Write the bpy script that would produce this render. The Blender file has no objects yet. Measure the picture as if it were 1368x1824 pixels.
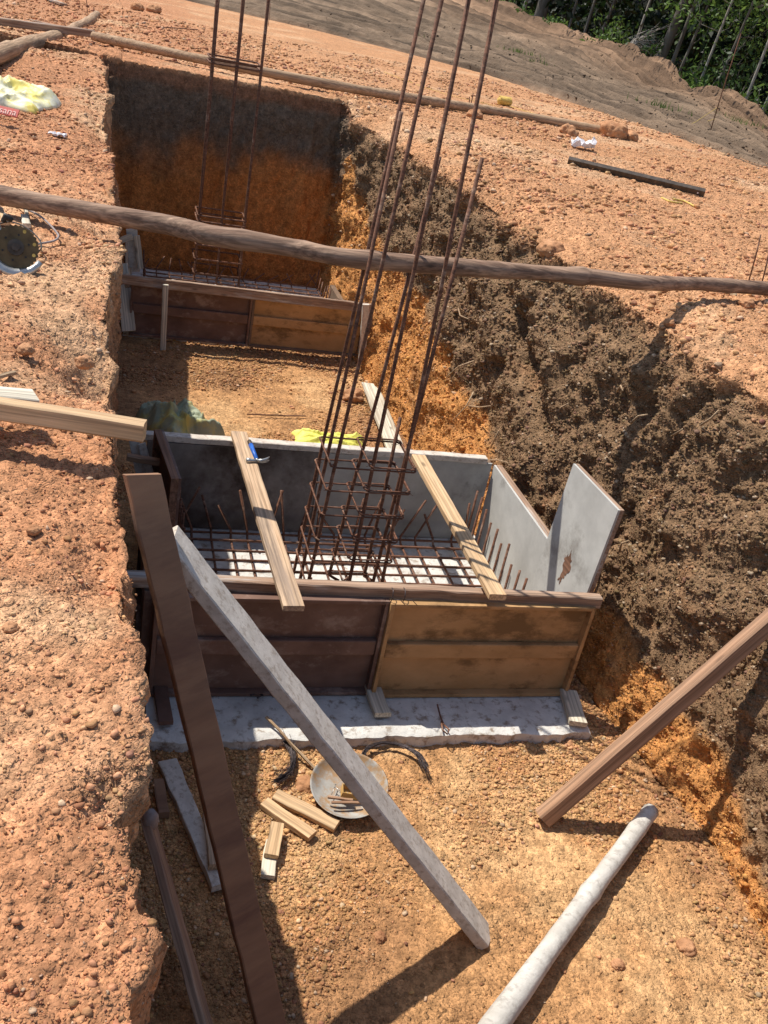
import bpy, math, random
import numpy as np
from mathutils import Vector, Matrix
rnd = random.Random(7); rng = np.random.default_rng(7)
C = bpy.context.scene.collection
SC = bpy.context.scene
# ------------------------------------------------------------ camera, sky, sun, exposure
CAMH = 2.789; YAW, PITCH, ROLL, F = 0.328, 0.480, 0.204, 1718.0
def _axes():
    f = np.array([math.sin(YAW)*math.cos(PITCH), math.cos(YAW)*math.cos(PITCH), -math.sin(PITCH)])
    r0 = np.array([math.cos(YAW), -math.sin(YAW), 0.]); u0 = np.cross(r0, f)
    return r0*math.cos(ROLL)+u0*math.sin(ROLL), -r0*math.sin(ROLL)+u0*math.cos(ROLL), f
CR, CU, CF = _axes()
cam = bpy.data.objects.new('camera', bpy.data.cameras.new('camera')); C.objects.link(cam)
cam.data.sensor_fit = 'VERTICAL'; cam.data.sensor_height = 24.0; cam.data.lens = F*24/1824
cam.data.clip_start = .05; cam.data.clip_end = 1000
M = Matrix.Identity(4)
for i in range(3): M[i][0], M[i][1], M[i][2] = CR[i], CU[i], -CF[i]
M[2][3] = CAMH; cam.matrix_world = M; SC.camera = cam
SUN = np.array([.41, -.385, -1.]); SUN /= np.linalg.norm(SUN)      # direction the light travels
el = math.asin(-SUN[2]); az = math.atan2(-SUN[0], -SUN[1])          # azimuth clockwise from +Y
W = bpy.data.worlds.new('World'); SC.world = W; W.use_nodes = True
nt = W.node_tree; sky = nt.nodes.new('ShaderNodeTexSky'); sky.sky_type = 'NISHITA'; sky.sun_disc = False
sky.sun_elevation = el; sky.sun_rotation = az
bg = nt.nodes['Background']; bg.inputs[1].default_value = .12; nt.links.new(sky.outputs[0], bg.inputs[0])
sl = bpy.data.objects.new('sun', bpy.data.lights.new('sun', 'SUN')); C.objects.link(sl)
sl.data.energy = 4.6; sl.data.angle = math.radians(.53); sl.data.color = (1, .945, .86)
sl.rotation_euler = Vector(SUN).to_track_quat('-Z', 'Y').to_euler()
SC.view_settings.view_transform = 'Standard'; SC.view_settings.look = 'None'
SC.view_settings.exposure = .34; SC.view_settings.gamma = 1
# ------------------------------------------------------------ measuring helpers
def ray(x, y): return CF+CR*(x-684)/F-CU*(y-912)/F
def atz(x, y, z): d = ray(x, y); return d*((z-CAMH)/d[2])+np.array([0, 0, CAMH])
def aty(x, y, Y): d = ray(x, y); return d*(Y/d[1])+np.array([0, 0, CAMH])
def sm(t): t = np.clip(t, 0, 1); return t*t*(3-2*t)
# ------------------------------------------------------------ numpy noise
def _h(i, j, k, s):
    n = (i*374761393+j*668265263+k*2147483647+s*144665).astype(np.int64)
    n = (n ^ (n >> 13))*1274126177; n = n & 0x7fffffff; n = (n ^ (n >> 16))*668265263 & 0x7fffffff
    return ((n ^ (n >> 11)) & 0xffffff)/float(0xffffff)
def vnoise(P, s=0):
    Q = np.floor(P); Fr = P-Q; Q = Q.astype(np.int64); w = Fr*Fr*(3-2*Fr); out = 0
    for a in (0, 1):
        for b in (0, 1):
            for c in (0, 1):
                wt = (w[:, 0] if a else 1-w[:, 0])*(w[:, 1] if b else 1-w[:, 1])*(w[:, 2] if c else 1-w[:, 2])
                out = out+wt*_h(Q[:, 0]+a, Q[:, 1]+b, Q[:, 2]+c, s)
    return out*2-1
def fbm(P, f, o=4, s=0, g=.5):
    t = 0; a = 1; n = 0
    for i in range(o): t = t+a*vnoise(P*f+17.3*i, s+i); n += a; a *= g; f *= 2.03
    return t/n
def worley(P, f, s=0):
    P = P*f; Q = np.floor(P).astype(np.int64); best = np.full(len(P), 9.); 
    for a in (-1, 0, 1):
        for b in (-1, 0, 1):
            for c in (-1, 0, 1):
                I, J, K = Q[:, 0]+a, Q[:, 1]+b, Q[:, 2]+c
                d = (I+_h(I, J, K, s)-P[:, 0])**2+(J+_h(I, J, K, s+1)-P[:, 1])**2+(K+_h(I, J, K, s+2)-P[:, 2])**2
                best = np.minimum(best, d)
    return np.sqrt(best)
# ------------------------------------------------------------ materials
def mat(name, c1, c2, rough=.8, scale=(8, 8, 8), detail=6, bump=.3, bscale=None, metal=0, c3=None, c3at=.62, dist=.01, attr=None, cell=None, rings=False, obj=True, cs=.35, wood=False):
    m = bpy.data.materials.new(name); m.use_nodes = True; t = m.node_tree; N = t.nodes; L = t.links
    b = N['Principled BSDF']; b.inputs['Roughness'].default_value = rough; b.inputs['Metallic'].default_value = metal
    b.inputs['Specular IOR Level'].default_value = .25
    tc = N.new('ShaderNodeTexCoord'); mp = N.new('ShaderNodeMapping'); mp.inputs['Scale'].default_value = scale
    if obj:
        oi = N.new('ShaderNodeObjectInfo'); ad = N.new('ShaderNodeVectorMath'); ad.operation = 'MULTIPLY_ADD'
        ad.inputs[1].default_value = (37, 11, 23); cb = N.new('ShaderNodeCombineXYZ')
        for i in range(3): L.new(oi.outputs['Random'], cb.inputs[i])
        L.new(cb.outputs[0], ad.inputs[0]); L.new(tc.outputs['Object'], ad.inputs[2]); L.new(ad.outputs[0], mp.inputs[0])
    else: L.new(tc.outputs['Object'], mp.inputs[0])
    n = N.new('ShaderNodeTexNoise'); n.inputs['Scale'].default_value = 1; n.inputs['Detail'].default_value = detail; n.inputs['Roughness'].default_value = .62
    L.new(mp.outputs[0], n.inputs['Vector'])
    r = N.new('ShaderNodeValToRGB'); r.color_ramp.elements[0].position = .33; r.color_ramp.elements[1].position = .67
    r.color_ramp.elements[0].color = (*c1, 1); r.color_ramp.elements[1].color = (*c2, 1)
    L.new(n.outputs[0], r.inputs[0]); col = r.outputs[0]
    if c3:
        n2 = N.new('ShaderNodeTexNoise'); n2.inputs['Scale'].default_value = cs; n2.inputs['Detail'].default_value = 7; n2.inputs['Roughness'].default_value = .7
        L.new(mp.outputs[0], n2.inputs['Vector'])
        r2 = N.new('ShaderNodeValToRGB'); r2.color_ramp.elements[0].position = c3at-.06; r2.color_ramp.elements[1].position = c3at+.06
        L.new(n2.outputs[0], r2.inputs[0]); mx = N.new('ShaderNodeMix'); mx.data_type = 'RGBA'
        L.new(r2.outputs[0], mx.inputs[0]); L.new(col, mx.inputs[6]); mx.inputs[7].default_value = (*c3, 1); col = mx.outputs[2]
    if attr:
        at = N.new('ShaderNodeAttribute'); at.attribute_name = attr
        mx = N.new('ShaderNodeMix'); mx.data_type = 'RGBA'; mx.blend_type = 'MULTIPLY'; mx.inputs[0].default_value = 1
        L.new(at.outputs[0], mx.inputs[6]); L.new(col, mx.inputs[7]); col = mx.outputs[2]
    if cell:
        v = N.new('ShaderNodeTexVoronoi'); v.inputs['Scale'].default_value = cell; L.new(tc.outputs['Object'], v.inputs['Vector'])
        bw = N.new('ShaderNodeSeparateColor'); L.new(v.outputs['Color'], bw.inputs[0])
        mr = N.new('ShaderNodeMapRange'); mr.inputs[3].default_value = .78; mr.inputs[4].default_value = 1.25; L.new(bw.outputs[0], mr.inputs[0])
        mx = N.new('ShaderNodeVectorMath'); mx.operation = 'SCALE'; L.new(col, mx.inputs[0]); L.new(mr.outputs[0], mx.inputs['Scale']); col = mx.outputs[0]
    if wood or scale[1] > 20:
        # dark grain lines, knots and nail holes
        mg = N.new('ShaderNodeMapping'); mg.inputs['Scale'].default_value = (1.6, 95, 95); L.new(mp.inputs[0].links[0].from_socket, mg.inputs[0])
        ng = N.new('ShaderNodeTexNoise'); ng.inputs['Scale'].default_value = 1; ng.inputs['Detail'].default_value = 3; ng.inputs['Distortion'].default_value = .6; L.new(mg.outputs[0], ng.inputs['Vector'])
        rg = N.new('ShaderNodeMapRange'); rg.inputs[1].default_value = .36; rg.inputs[2].default_value = .62; rg.inputs[3].default_value = .62; rg.inputs[4].default_value = 1.12; L.new(ng.outputs[0], rg.inputs[0])
        mk = N.new('ShaderNodeMapping'); mk.inputs['Scale'].default_value = (3.2, 9, 9); L.new(mp.inputs[0].links[0].from_socket, mk.inputs[0])
        vk = N.new('ShaderNodeTexVoronoi'); vk.inputs['Scale'].default_value = 1; L.new(mk.outputs[0], vk.inputs['Vector'])
        rk = N.new('ShaderNodeMapRange'); rk.inputs[1].default_value = .05; rk.inputs[2].default_value = .13; rk.inputs[3].default_value = .45; rk.inputs[4].default_value = 1; L.new(vk.outputs['Distance'], rk.inputs[0])
        m3 = N.new('ShaderNodeMath'); m3.operation = 'MULTIPLY'; L.new(rg.outputs[0], m3.inputs[0]); L.new(rk.outputs[0], m3.inputs[1])
        sc_ = N.new('ShaderNodeVectorMath'); sc_.operation = 'SCALE'; L.new(col, sc_.inputs[0]); L.new(m3.outputs[0], sc_.inputs['Scale']); col = sc_.outputs[0]
    L.new(col, b.inputs['Base Color'])
    bp = N.new('ShaderNodeBump'); bp.inputs['Strength'].default_value = bump; bp.inputs['Distance'].default_value = dist
    nb = N.new('ShaderNodeTexNoise'); nb.inputs['Detail'].default_value = 8; nb.inputs['Roughness'].default_value = .65
    nb.inputs['Scale'].default_value = 1
    mp2 = N.new('ShaderNodeMapping'); mp2.inputs['Scale'].default_value = bscale or tuple(3*s for s in scale); L.new(tc.outputs['Object'], mp2.inputs[0]); L.new(mp2.outputs[0], nb.inputs['Vector'])
    h = nb.outputs[0]
    if cell:
        mm = N.new('ShaderNodeMath'); mm.operation = 'SUBTRACT'; L.new(nb.outputs[0], mm.inputs[0]); L.new(v.outputs['Distance'], mm.inputs[1]); h = mm.outputs[0]
    L.new(h, bp.inputs['Height']); L.new(bp.outputs[0], b.inputs['Normal'])
    m['out'] = 1
    return m
M_soil = mat('soil', (.70, .69, .67), (1.25, 1.25, 1.25), .97, (17, 17, 17), 10, 1, (75, 75, 75), attr='Col', dist=.02, obj=False)
def crumble(m, k=1., d=.012):
    """pebbly relief: two sizes of irregular lumps, only some cells raised, over fine grit"""
    t = m.node_tree; N = t.nodes; L = t.links; b = N['Principled BSDF']; bp = [n for n in N if n.type == 'BUMP'][0]
    tc = [n for n in N if n.type == 'TEX_COORD'][0]; h = None
    nz = N.new('ShaderNodeTexNoise'); nz.inputs['Scale'].default_value = 60*k; nz.inputs['Detail'].default_value = 2; L.new(tc.outputs['Object'], nz.inputs['Vector'])
    ma = N.new('ShaderNodeVectorMath'); ma.operation = 'MULTIPLY_ADD'; ma.inputs[1].default_value = (.014/k,)*3; L.new(nz.outputs['Color'], ma.inputs[0]); L.new(tc.outputs['Object'], ma.inputs[2])
    for sc, wt in ((62*k, 1.), (150*k, .42), (300*k, .2)):
        v = N.new('ShaderNodeTexVoronoi'); v.inputs['Scale'].default_value = sc; L.new(ma.outputs[0], v.inputs['Vector'])
        sp = N.new('ShaderNodeSeparateColor'); L.new(v.outputs['Color'], sp.inputs[0])
        mr = N.new('ShaderNodeMapRange'); mr.inputs[1].default_value = .35; mr.inputs[2].default_value = 1; mr.inputs[3].default_value = .05; mr.inputs[4].default_value = 1; L.new(sp.outputs[1], mr.inputs[0])
        iv = N.new('ShaderNodeMapRange'); iv.inputs[1].default_value = .15; iv.inputs[2].default_value = .75; iv.inputs[3].default_value = 1; iv.inputs[4].default_value = 0; iv.interpolation_type = 'SMOOTHSTEP'; L.new(v.outputs['Distance'], iv.inputs[0])
        mu = N.new('ShaderNodeMath'); mu.operation = 'MULTIPLY'; L.new(mr.outputs[0], mu.inputs[0]); L.new(iv.outputs[0], mu.inputs[1])
        m2 = N.new('ShaderNodeMath'); m2.operation = 'MULTIPLY_ADD'; m2.inputs[1].default_value = wt; L.new(mu.outputs[0], m2.inputs[0])
        if h: L.new(h, m2.inputs[2])
        else: m2.inputs[2].default_value = 0
        h = m2.outputs[0]
        if sc == 62*k or sc == 150*k:   # each lump its own tone
            src = b.inputs['Base Color'].links[0].from_socket
            tr = N.new('ShaderNodeMapRange'); tr.inputs[3].default_value = .80; tr.inputs[4].default_value = 1.2; L.new(sp.outputs[0], tr.inputs[0])
            vs = N.new('ShaderNodeVectorMath'); vs.operation = 'SCALE'; L.new(src, vs.inputs[0]); L.new(tr.outputs[0], vs.inputs['Scale']); L.new(vs.outputs[0], b.inputs['Base Color'])
    pn = N.new('ShaderNodeTexNoise'); pn.inputs['Scale'].default_value = 2.6*k; pn.inputs['Detail'].default_value = 4; L.new(tc.outputs['Object'], pn.inputs['Vector'])
    pm = N.new('ShaderNodeMapRange'); pm.inputs[1].default_value = .42; pm.inputs[2].default_value = .58; pm.inputs[3].default_value = .60; pm.inputs[4].default_value = 1; L.new(pn.outputs[0], pm.inputs[0])
    pp_ = N.new('ShaderNodeMath'); pp_.operation = 'MULTIPLY'; L.new(h, pp_.inputs[0]); L.new(pm.outputs[0], pp_.inputs[1]); h = pp_.outputs[0]
    L.new(h, bp.inputs['Height']); bp.inputs['Distance'].default_value = d; bp.inputs['Strength'].default_value = 1
crumble(M_soil)
M_clod = mat('soil_lumps', (.75, .74, .72), (1.2, 1.2, 1.2), .95, (25, 25, 25), 6, .6, (120, 120, 120), attr='Col', dist=.004, obj=False)
M_field = mat('field_soil', (.75, .75, .75), (1.2, 1.2, 1.2), .97, (2.2, 2.2, 2.2), 9, .9, (14, 14, 14), attr='Col', dist=.05, obj=False)
M_tan = mat('fresh_timber', (.50, .32, .17), (.66, .46, .27), .7, (2.2, 30, 30), 6, .25, (6, 150, 150), c3=(.36, .22, .11), c3at=.66, dist=.002)
M_plank = mat('used_plank', (.42, .27, .16), (.60, .43, .28), .75, (2, 26, 26), 6, .3, (6, 150, 150), c3=(.30, .22, .16), c3at=.58, dist=.002)
M_red = mat('red_timber', (.30, .165, .095), (.43, .26, .16), .7, (1.8, 34, 34), 6, .25, (5, 140, 140), c3=(.22, .10, .06), c3at=.64, dist=.002)
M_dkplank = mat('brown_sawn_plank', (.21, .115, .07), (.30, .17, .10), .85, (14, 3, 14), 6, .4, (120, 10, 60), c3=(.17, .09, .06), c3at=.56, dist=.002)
M_grey = mat('cement_grey_timber', (.50, .44, .37), (.66, .59, .51), .9, (16, 19, 19), 9, .5, (90, 150, 150), c3=(.40, .33, .265), c3at=.565, dist=.003, cs=2.4)
M_pole = mat('pale_weathered_pole', (.46, .43, .38), (.62, .59, .53), .8, (14, 9, 9), 8, .5, (40, 60, 60), c3=(.36, .33, .29), c3at=.57, dist=.006, cs=1.6)
M_white = mat('bleached_board', (.55, .49, .38), (.68, .61, .48), .8, (2, 30, 30), 6, .2, (8, 120, 120), c3=(.45, .38, .28), c3at=.62, dist=.002)
M_log = mat('barked_log', (.20, .115, .075), (.44, .29, .195), .75, (2.5, 26, 26), 8, .5, (10, 80, 80), c3=(.15, .085, .055), c3at=.58, dist=.006)
M_logp = mat('pale_log', (.34, .21, .12), (.50, .34, .21), .8, (2.5, 26, 26), 8, .5, (10, 80, 80), c3=(.22, .13, .075), c3at=.6, dist=.006)
M_board = mat('cement_stained_board', (.27, .165, .11), (.42, .29, .20), .8, (2.5, 22, 22), 8, .35, (10, 110, 110), c3=(.50, .47, .43), c3at=.60, dist=.003)
M_edge = mat('board_edge', (.20, .10, .06), (.30, .16, .10), .8, (2.5, 22, 22), 8, .35, (10, 110, 110), c3=(.13, .07, .05), c3at=.58, dist=.003)
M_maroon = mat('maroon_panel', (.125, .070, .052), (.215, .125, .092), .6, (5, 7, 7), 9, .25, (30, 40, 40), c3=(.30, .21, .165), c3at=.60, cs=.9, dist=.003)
M_ochre = mat('ochre_panel', (.36, .205, .085), (.52, .31, .145), .6, (4, 5, 7), 9, .25, (30, 40, 40), c3=(.20, .115, .05), c3at=.565, dist=.003, cs=.8)
M_steel = mat('rusty_edge', (.13, .085, .06), (.22, .15, .10), .6, (14, 14, 14), 8, .3, (50, 50, 50), dist=.002)
M_cemf = mat('cement_coated_panel', (.27, .265, .24), (.46, .45, .42), .85, (4, 4, 4), 10, .25, (20, 20, 20), c3=(.075, .065, .055), c3at=.62, dist=.003)
M_cemdk = mat('dark_blotchy_panel', (.10, .08, .065), (.30, .275, .25), .85, (3.4, 3.4, 3.4), 10, .25, (20, 20, 20), c3=(.07, .05, .04), c3at=.6, dist=.003)  # darker, blotchier version of the cement coated face
M_cempale = mat('pale_cement_coated_panel', (.40, .39, .36), (.54, .53, .49), .85, (5, 5, 5), 10, .25, (30, 30, 30), c3=(.27, .25, .22), c3at=.63, dist=.002)
M_conc = mat('blinding_concrete', (.50, .48, .44), (.72, .70, .65), .9, (7, 7, 7), 11, .6, (45, 45, 45), c3=(.30, .24, .185), c3at=.585, dist=.010, cs=2.6)
M_bar = mat('rusty_rebar', (.11, .048, .028), (.22, .10, .058), .7, (40, 40, 40), 5, .4, (90, 90, 260), c3=(.32, .20, .14), c3at=.6, dist=.002)
M_tie = mat('pale_rusty_bar', (.22, .13, .10), (.36, .25, .20), .5, (60, 60, 60), 5, .3, dist=.001, metal=.3)
M_wire = mat('binding_wire', (.06, .05, .05), (.15, .12, .12), .45, (80, 80, 80), 4, .2, dist=.001, metal=.6)
M_dark = mat('dark_metal', (.06, .047, .036), (.13, .10, .075), .5, (20, 20, 20), 5, .2, dist=.001, metal=.4)
M_alu = mat('grey_metal', (.36, .36, .35), (.52, .52, .5), .35, (20, 20, 20), 5, .1, dist=.001, metal=.7)
M_saw = mat('brown_steel_disc', (.10, .062, .03), (.21, .135, .06), .45, (18, 18, 18), 6, .2, dist=.001, metal=.5)
M_sackY = mat('yellow_sack', (.62, .60, .10), (.78, .75, .20), .6, (14, 14, 14), 5, .3, (60, 60, 60), dist=.004)
M_sackG = mat('green_sack', (.25, .29, .20), (.36, .39, .27), .6, (9, 9, 9), 6, .4, (50, 50, 50), c3=(.52, .44, .12), c3at=.55, dist=.004)
M_bagY = mat('bag_yellow_white', (.72, .68, .40), (.80, .79, .70), .45, (9, 9, 9), 5, .3, (40, 40, 40), c3=(.75, .62, .16), c3at=.50, dist=.005)
M_bagR = mat('bag_red_band', (.50, .08, .06), (.58, .12, .09), .5, (9, 9, 9), 3, .1, dist=.002)
M_bagT = mat('bag_lettering', (.72, .42, .36), (.78, .5, .42), .5, (9, 9, 9), 3, .1, dist=.001)
M_blue = mat('blue_grip', (.02, .10, .42), (.04, .16, .55), .4, (20, 20, 20), 3, .1, dist=.001)
M_black = mat('dark_rubber', (.02, .02, .02), (.05, .045, .04), .5, (20, 20, 20), 3, .1, dist=.001)
M_hose = mat('grey_cable', (.22, .18, .17), (.34, .29, .27), .5, (20, 20, 20), 4, .1, dist=.001)
M_pan = mat('dusty_pan', (.27, .25, .22), (.42, .40, .36), .7, (14, 14, 14), 8, .3, c3=(.33, .20, .10), c3at=.53, dist=.002, cs=.8)
M_card = mat('cardboard', (.48, .28, .09), (.60, .38, .14), .8, (12, 12, 12), 4, .1, dist=.001)
M_paper = mat('paper', (.70, .66, .66), (.8, .78, .78), .7, (6, 6, 6), 4, .2, dist=.002)
M_twine = mat('yellow_twine', (.62, .42, .10), (.74, .54, .16), .7, (40, 40, 40), 4, .2, dist=.001)
M_root = mat('roots', (.34, .22, .13), (.50, .36, .22), .8, (30, 30, 30), 4, .2, dist=.001)
M_rock = mat('pit_rock', (.36, .17, .08), (.58, .31, .16), .95, (12, 12, 12), 9, .9, (50, 50, 50), c3=(.24, .10, .045), c3at=.62, dist=.01)
M_trunk = mat('tree_bark', (.075, .066, .053), (.17, .155, .13), .9, (8, 8, 2), 8, .5, (20, 20, 5), c3=(.24, .23, .20), c3at=.62, dist=.02)
M_trunkp = mat('pale_tree_bark', (.22, .20, .17), (.36, .33, .28), .9, (8, 8, 2), 8, .5, (20, 20, 5), dist=.02)
M_dead = mat('dead_branches', (.33, .29, .25), (.48, .44, .39), .9, (8, 8, 8), 4, .2, dist=.01)
def leafmat(name, a, b):
    m = bpy.data.materials.new(name); m.use_nodes = True; t = m.node_tree; N = t.nodes; L = t.links
    p = N['Principled BSDF']; p.inputs['Roughness'].default_value = .5; p.inputs['Specular IOR Level'].default_value = .3
    at = N.new('ShaderNodeAttribute'); at.attribute_name = 'Col'; mx = N.new('ShaderNodeMix'); mx.data_type = 'RGBA'
    L.new(at.outputs['Fac'], mx.inputs[0]); mx.inputs[6].default_value = (*a, 1); mx.inputs[7].default_value = (*b, 1)
    L.new(mx.outputs[2], p.inputs['Base Color'])
    tr = N.new('ShaderNodeBsdfTranslucent'); L.new(mx.outputs[2], tr.inputs[0]); ms = N.new('ShaderNodeMixShader'); ms.inputs[0].default_value = .35
    L.new(p.outputs[0], ms.inputs[1]); L.new(tr.outputs[0], ms.inputs[2]); L.new(ms.outputs[0], N['Material Output'].inputs[0])
    return m
M_leaf = leafmat('tree_leaves', (.022, .048, .012), (.065, .115, .024))
M_wood = leafmat('shade_dark_leaves', (.006, .014, .005), (.018, .036, .010))  # canopy shade is put into these very dark leaf colours
M_leaf2 = leafmat('sunlit_leaves', (.04, .085, .016), (.17, .27, .06))  # lighter leaf green with sunlight put into the colour
M_grass = leafmat('grass_blades', (.09, .14, .03), (.22, .27, .08))
# ------------------------------------------------------------ mesh helpers
def rawmesh(name, V, Fc, m, col=None, smooth=False, parent=None):
    """V (n,3), Fc (k,3|4) int arrays -> object"""
    V = np.ascontiguousarray(V, np.float32); Fc = np.ascontiguousarray(Fc, np.int32)
    me = bpy.data.meshes.new(name); me.vertices.add(len(V)); me.vertices.foreach_set('co', V.ravel())
    k = Fc.shape[1]; me.loops.add(Fc.size); me.loops.foreach_set('vertex_index', Fc.ravel())
    me.polygons.add(len(Fc)); me.polygons.foreach_set('loop_start', np.arange(len(Fc), dtype=np.int32)*k)
    me.polygons.foreach_set('loop_total', np.full(len(Fc), k, np.int32))
    if smooth: me.polygons.foreach_set('use_smooth', np.ones(len(Fc), bool))
    me.update(calc_edges=True)
    if col is not None:
        a = me.color_attributes.new('Col', 'FLOAT_COLOR', 'POINT'); c = np.ones((len(V), 4), np.float32); c[:, :3] = col
        a.data.foreach_set('color', c.ravel())
    me.materials.append(m); o = bpy.data.objects.new(name, me); C.objects.link(o)
    if parent: o.parent = parent
    return o
class MB:
    def __init__(s): s.v = []; s.f = []
    def add(s, V, Fs):
        n = len(s.v); s.v += [tuple(map(float, v)) for v in V]; s.f += [tuple(n+i for i in f) for f in Fs]
    def box(s, a, b):
        x0, y0, z0 = a; x1, y1, z1 = b
        s.add([(x0, y0, z0), (x1, y0, z0), (x1, y1, z0), (x0, y1, z0), (x0, y0, z1), (x1, y0, z1), (x1, y1, z1), (x0, y1, z1)],
              [(0, 3, 2, 1), (4, 5, 6, 7), (0, 1, 5, 4), (1, 2, 6, 5), (2, 3, 7, 6), (3, 0, 4, 7)])
        return s
    def tube(s, pts, rad, n=8, cap=True):
        pts = [Vector(p) for p in pts]; rad = rad if hasattr(rad, '__len__') else [rad]*len(pts)
        up = None; R = []
        for i, p in enumerate(pts):
            d = (pts[min(i+1, len(pts)-1)]-pts[max(i-1, 0)]).normalized()
            if up is None:
                up = d.orthogonal().normalized()
            up = (up-d*up.dot(d)).normalized(); q = d.cross(up)
            R.append([p+(up*math.cos(2*math.pi*k/n)+q*math.sin(2*math.pi*k/n))*rad[i] for k in range(n)])
        V = [v for r in R for v in r]; Fs = []
        for i in range(len(pts)-1):
            for k in range(n): Fs.append((i*n+k, i*n+(k+1) % n, (i+1)*n+(k+1) % n, (i+1)*n+k))
        if cap: Fs += [tuple(range(n-1, -1, -1)), tuple((len(pts)-1)*n+k for k in range(n))]
        s.add(V, Fs); return s
    def build(s, name, m, parent=None, smooth=False, bevel=0):
        me = bpy.data.meshes.new(name); me.from_pydata(s.v, [], s.f); me.update()
        if smooth: me.polygons.foreach_set('use_smooth', [True]*len(me.polygons))
        me.materials.append(m); o = bpy.data.objects.new(name, me); C.objects.link(o)
        if parent: o.parent = parent
        if bevel:
            b = o.modifiers.new('bevel', 'BEVEL'); b.width = bevel; b.segments = 2
        return o
def tag(o, label=None, cat=None, group=None, kind=None):
    if label: o['label'] = label
    if cat: o['category'] = cat
    if group: o['group'] = group
    if kind: o['kind'] = kind
    return o
def empty(name, loc, label, cat, group=None):
    o = bpy.data.objects.new(name, None); C.objects.link(o); o.location = Vector(loc); o.empty_display_size = .1
    bpy.context.view_layer.update()
    return tag(o, label, cat, group)
def frame(A, B, up):
    A, B, up = Vector(A), Vector(B), Vector(up); x = (B-A).normalized(); z = (up-x*up.dot(x)).normalized(); y = z.cross(x)
    m = Matrix.Identity(4)
    for i in range(3): m[i][0], m[i][1], m[i][2], m[i][3] = x[i], y[i], z[i], A[i]
    return m, (B-A).length
def setm(o, m, parent=None):
    if parent: o.parent = parent; o.matrix_basis = Matrix.Translation(parent.location).inverted() @ m
    else: o.matrix_basis = m
def timber(name, A, B, w, t, m, up=(0, 0, 1), parent=None, seed=None, rough=.0025, bow=0, cut0=0, cut1=0, w1=None):
    """sawn timber: local X along, Y width, Z thickness; slightly irregular, bevelled corners"""
    mt, L = frame(A, B, up); r = random.Random(seed if seed is not None else hash((round(L, 3), round(w, 3), name)) % 9999)
    nx = max(3, int(L/.07)); sec = []; c = min(w, t)*.1
    prof = [(-.5, -.5, c, 0), (.5, -.5, -c, 0), (.5, -.5, 0, c), (.5, .5, 0, -c), (.5, .5, -c, 0), (-.5, .5, c, 0), (-.5, .5, 0, -c), (-.5, -.5, 0, c)]
    V = []; oy = oz = 0
    w1 = w1 or w
    for i in range(nx+1):
        u = i/nx; ww = w+(w1-w)*u; jy = r.uniform(-1, 1)*rough; jz = r.uniform(-1, 1)*rough*.5; bz = bow*math.sin(math.pi*u)
        for (a, b, ca, cb) in prof:
            y = a*ww+ca; z = b*t+cb
            x = L*u+(cut0*(a+.5)*(i == 0))+(cut1*(a+.5)*(i == nx))
            V.append((x, y+jy+r.uniform(-1, 1)*rough*.6, z+jz+bz+r.uniform(-1, 1)*rough*.3))
    mb = MB(); Fs = []
    for i in range(nx):
        for k in range(8): Fs.append((i*8+k, i*8+(k+1) % 8, (i+1)*8+(k+1) % 8, (i+1)*8+k))
    Fs += [tuple(range(7, -1, -1)), tuple(nx*8+k for k in range(8))]
    mb.add(V, Fs); o = mb.build(name, m); setm(o, mt, parent); return o
def logobj(name, pts, r0, r1, m, parent=None, seed=1, n=14, knots=6):
    mt, L = frame(pts[0], pts[-1], (0, 0, 1)); inv = mt.inverted(); P = [inv @ Vector(p) for p in pts]
    # catmull-rom resample
    Q = []; r = random.Random(seed)
    for i in range(len(P)-1):
        p0, p1, p2, p3 = P[max(i-1, 0)], P[i], P[i+1], P[min(i+2, len(P)-1)]; k = max(2, int((p2-p1).length/.05))
        for j in range(k):
            t = j/k; Q.append(.5*((2*p1)+(p2-p0)*t+(2*p0-5*p1+4*p2-p3)*t*t+(3*p1-p0-3*p2+p3)*t**3))
    Q.append(P[-1]); N = len(Q); kn = [(r.random(), r.uniform(.06, .2)) for _ in range(knots)]
    mb = MB(); mb.tube(Q, [ (r0+(r1-r0)*i/(N-1))*(1+.05*math.sin(i*.31+seed)+sum(a*math.exp(-((i/(N-1)-c)*L/.035)**2) for c, a in kn)+r.uniform(-.02, .02)) for i in range(N)], n)
    for i, v in enumerate(mb.v):
        a = vnoise(np.array([[v[0]*6, v[1]*22, v[2]*22]]), seed)[0]*.05*r0; cc = Q[min(i//n, N-1)]; d = Vector(v)-cc
        v2 = Vector(v)+d.normalized()*a if d.length > 0 else Vector(v); mb.v[i] = tuple(v2)
    o = mb.build(name, m, smooth=True); setm(o, mt, parent); return o
# ------------------------------------------------------------ terrain
FL = -.07; FC = -.08
def gL(y): return np.interp(y, [-2, 0, 1, 2, 3, 4.4, 8.8, 10.6, 18, 60], [1.40, 1.43, 1.48, 1.56, 1.62, 1.68, 1.74, 1.86, 1.80, 1.6])
def gR(y): return np.interp(y, [-2, 3, 3.8, 4.5, 6, 8, 10, 12, 18, 60], [1.58, 1.62, 1.66, 1.69, 1.71, 1.77, 1.83, 1.82, 1.78, 1.6])
def g0(x, y):
    w = sm((x-0.)/3.); r = np.hypot(x, y); g = gL(y)*(1-w)+gR(y)*w
    return g-.5*sm((r-30)/60)
lipP = [(190, 150), (188, 230), (203, 300), (211, 380), (206, 470), (203, 560), (214, 640), (196, 700), (228, 790), (236, 900), (244, 1000), (250, 1100), (256, 1250), (256, 1400), (238, 1490), (292, 1600), (298, 1700), (304, 1824)]
LP = []
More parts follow.
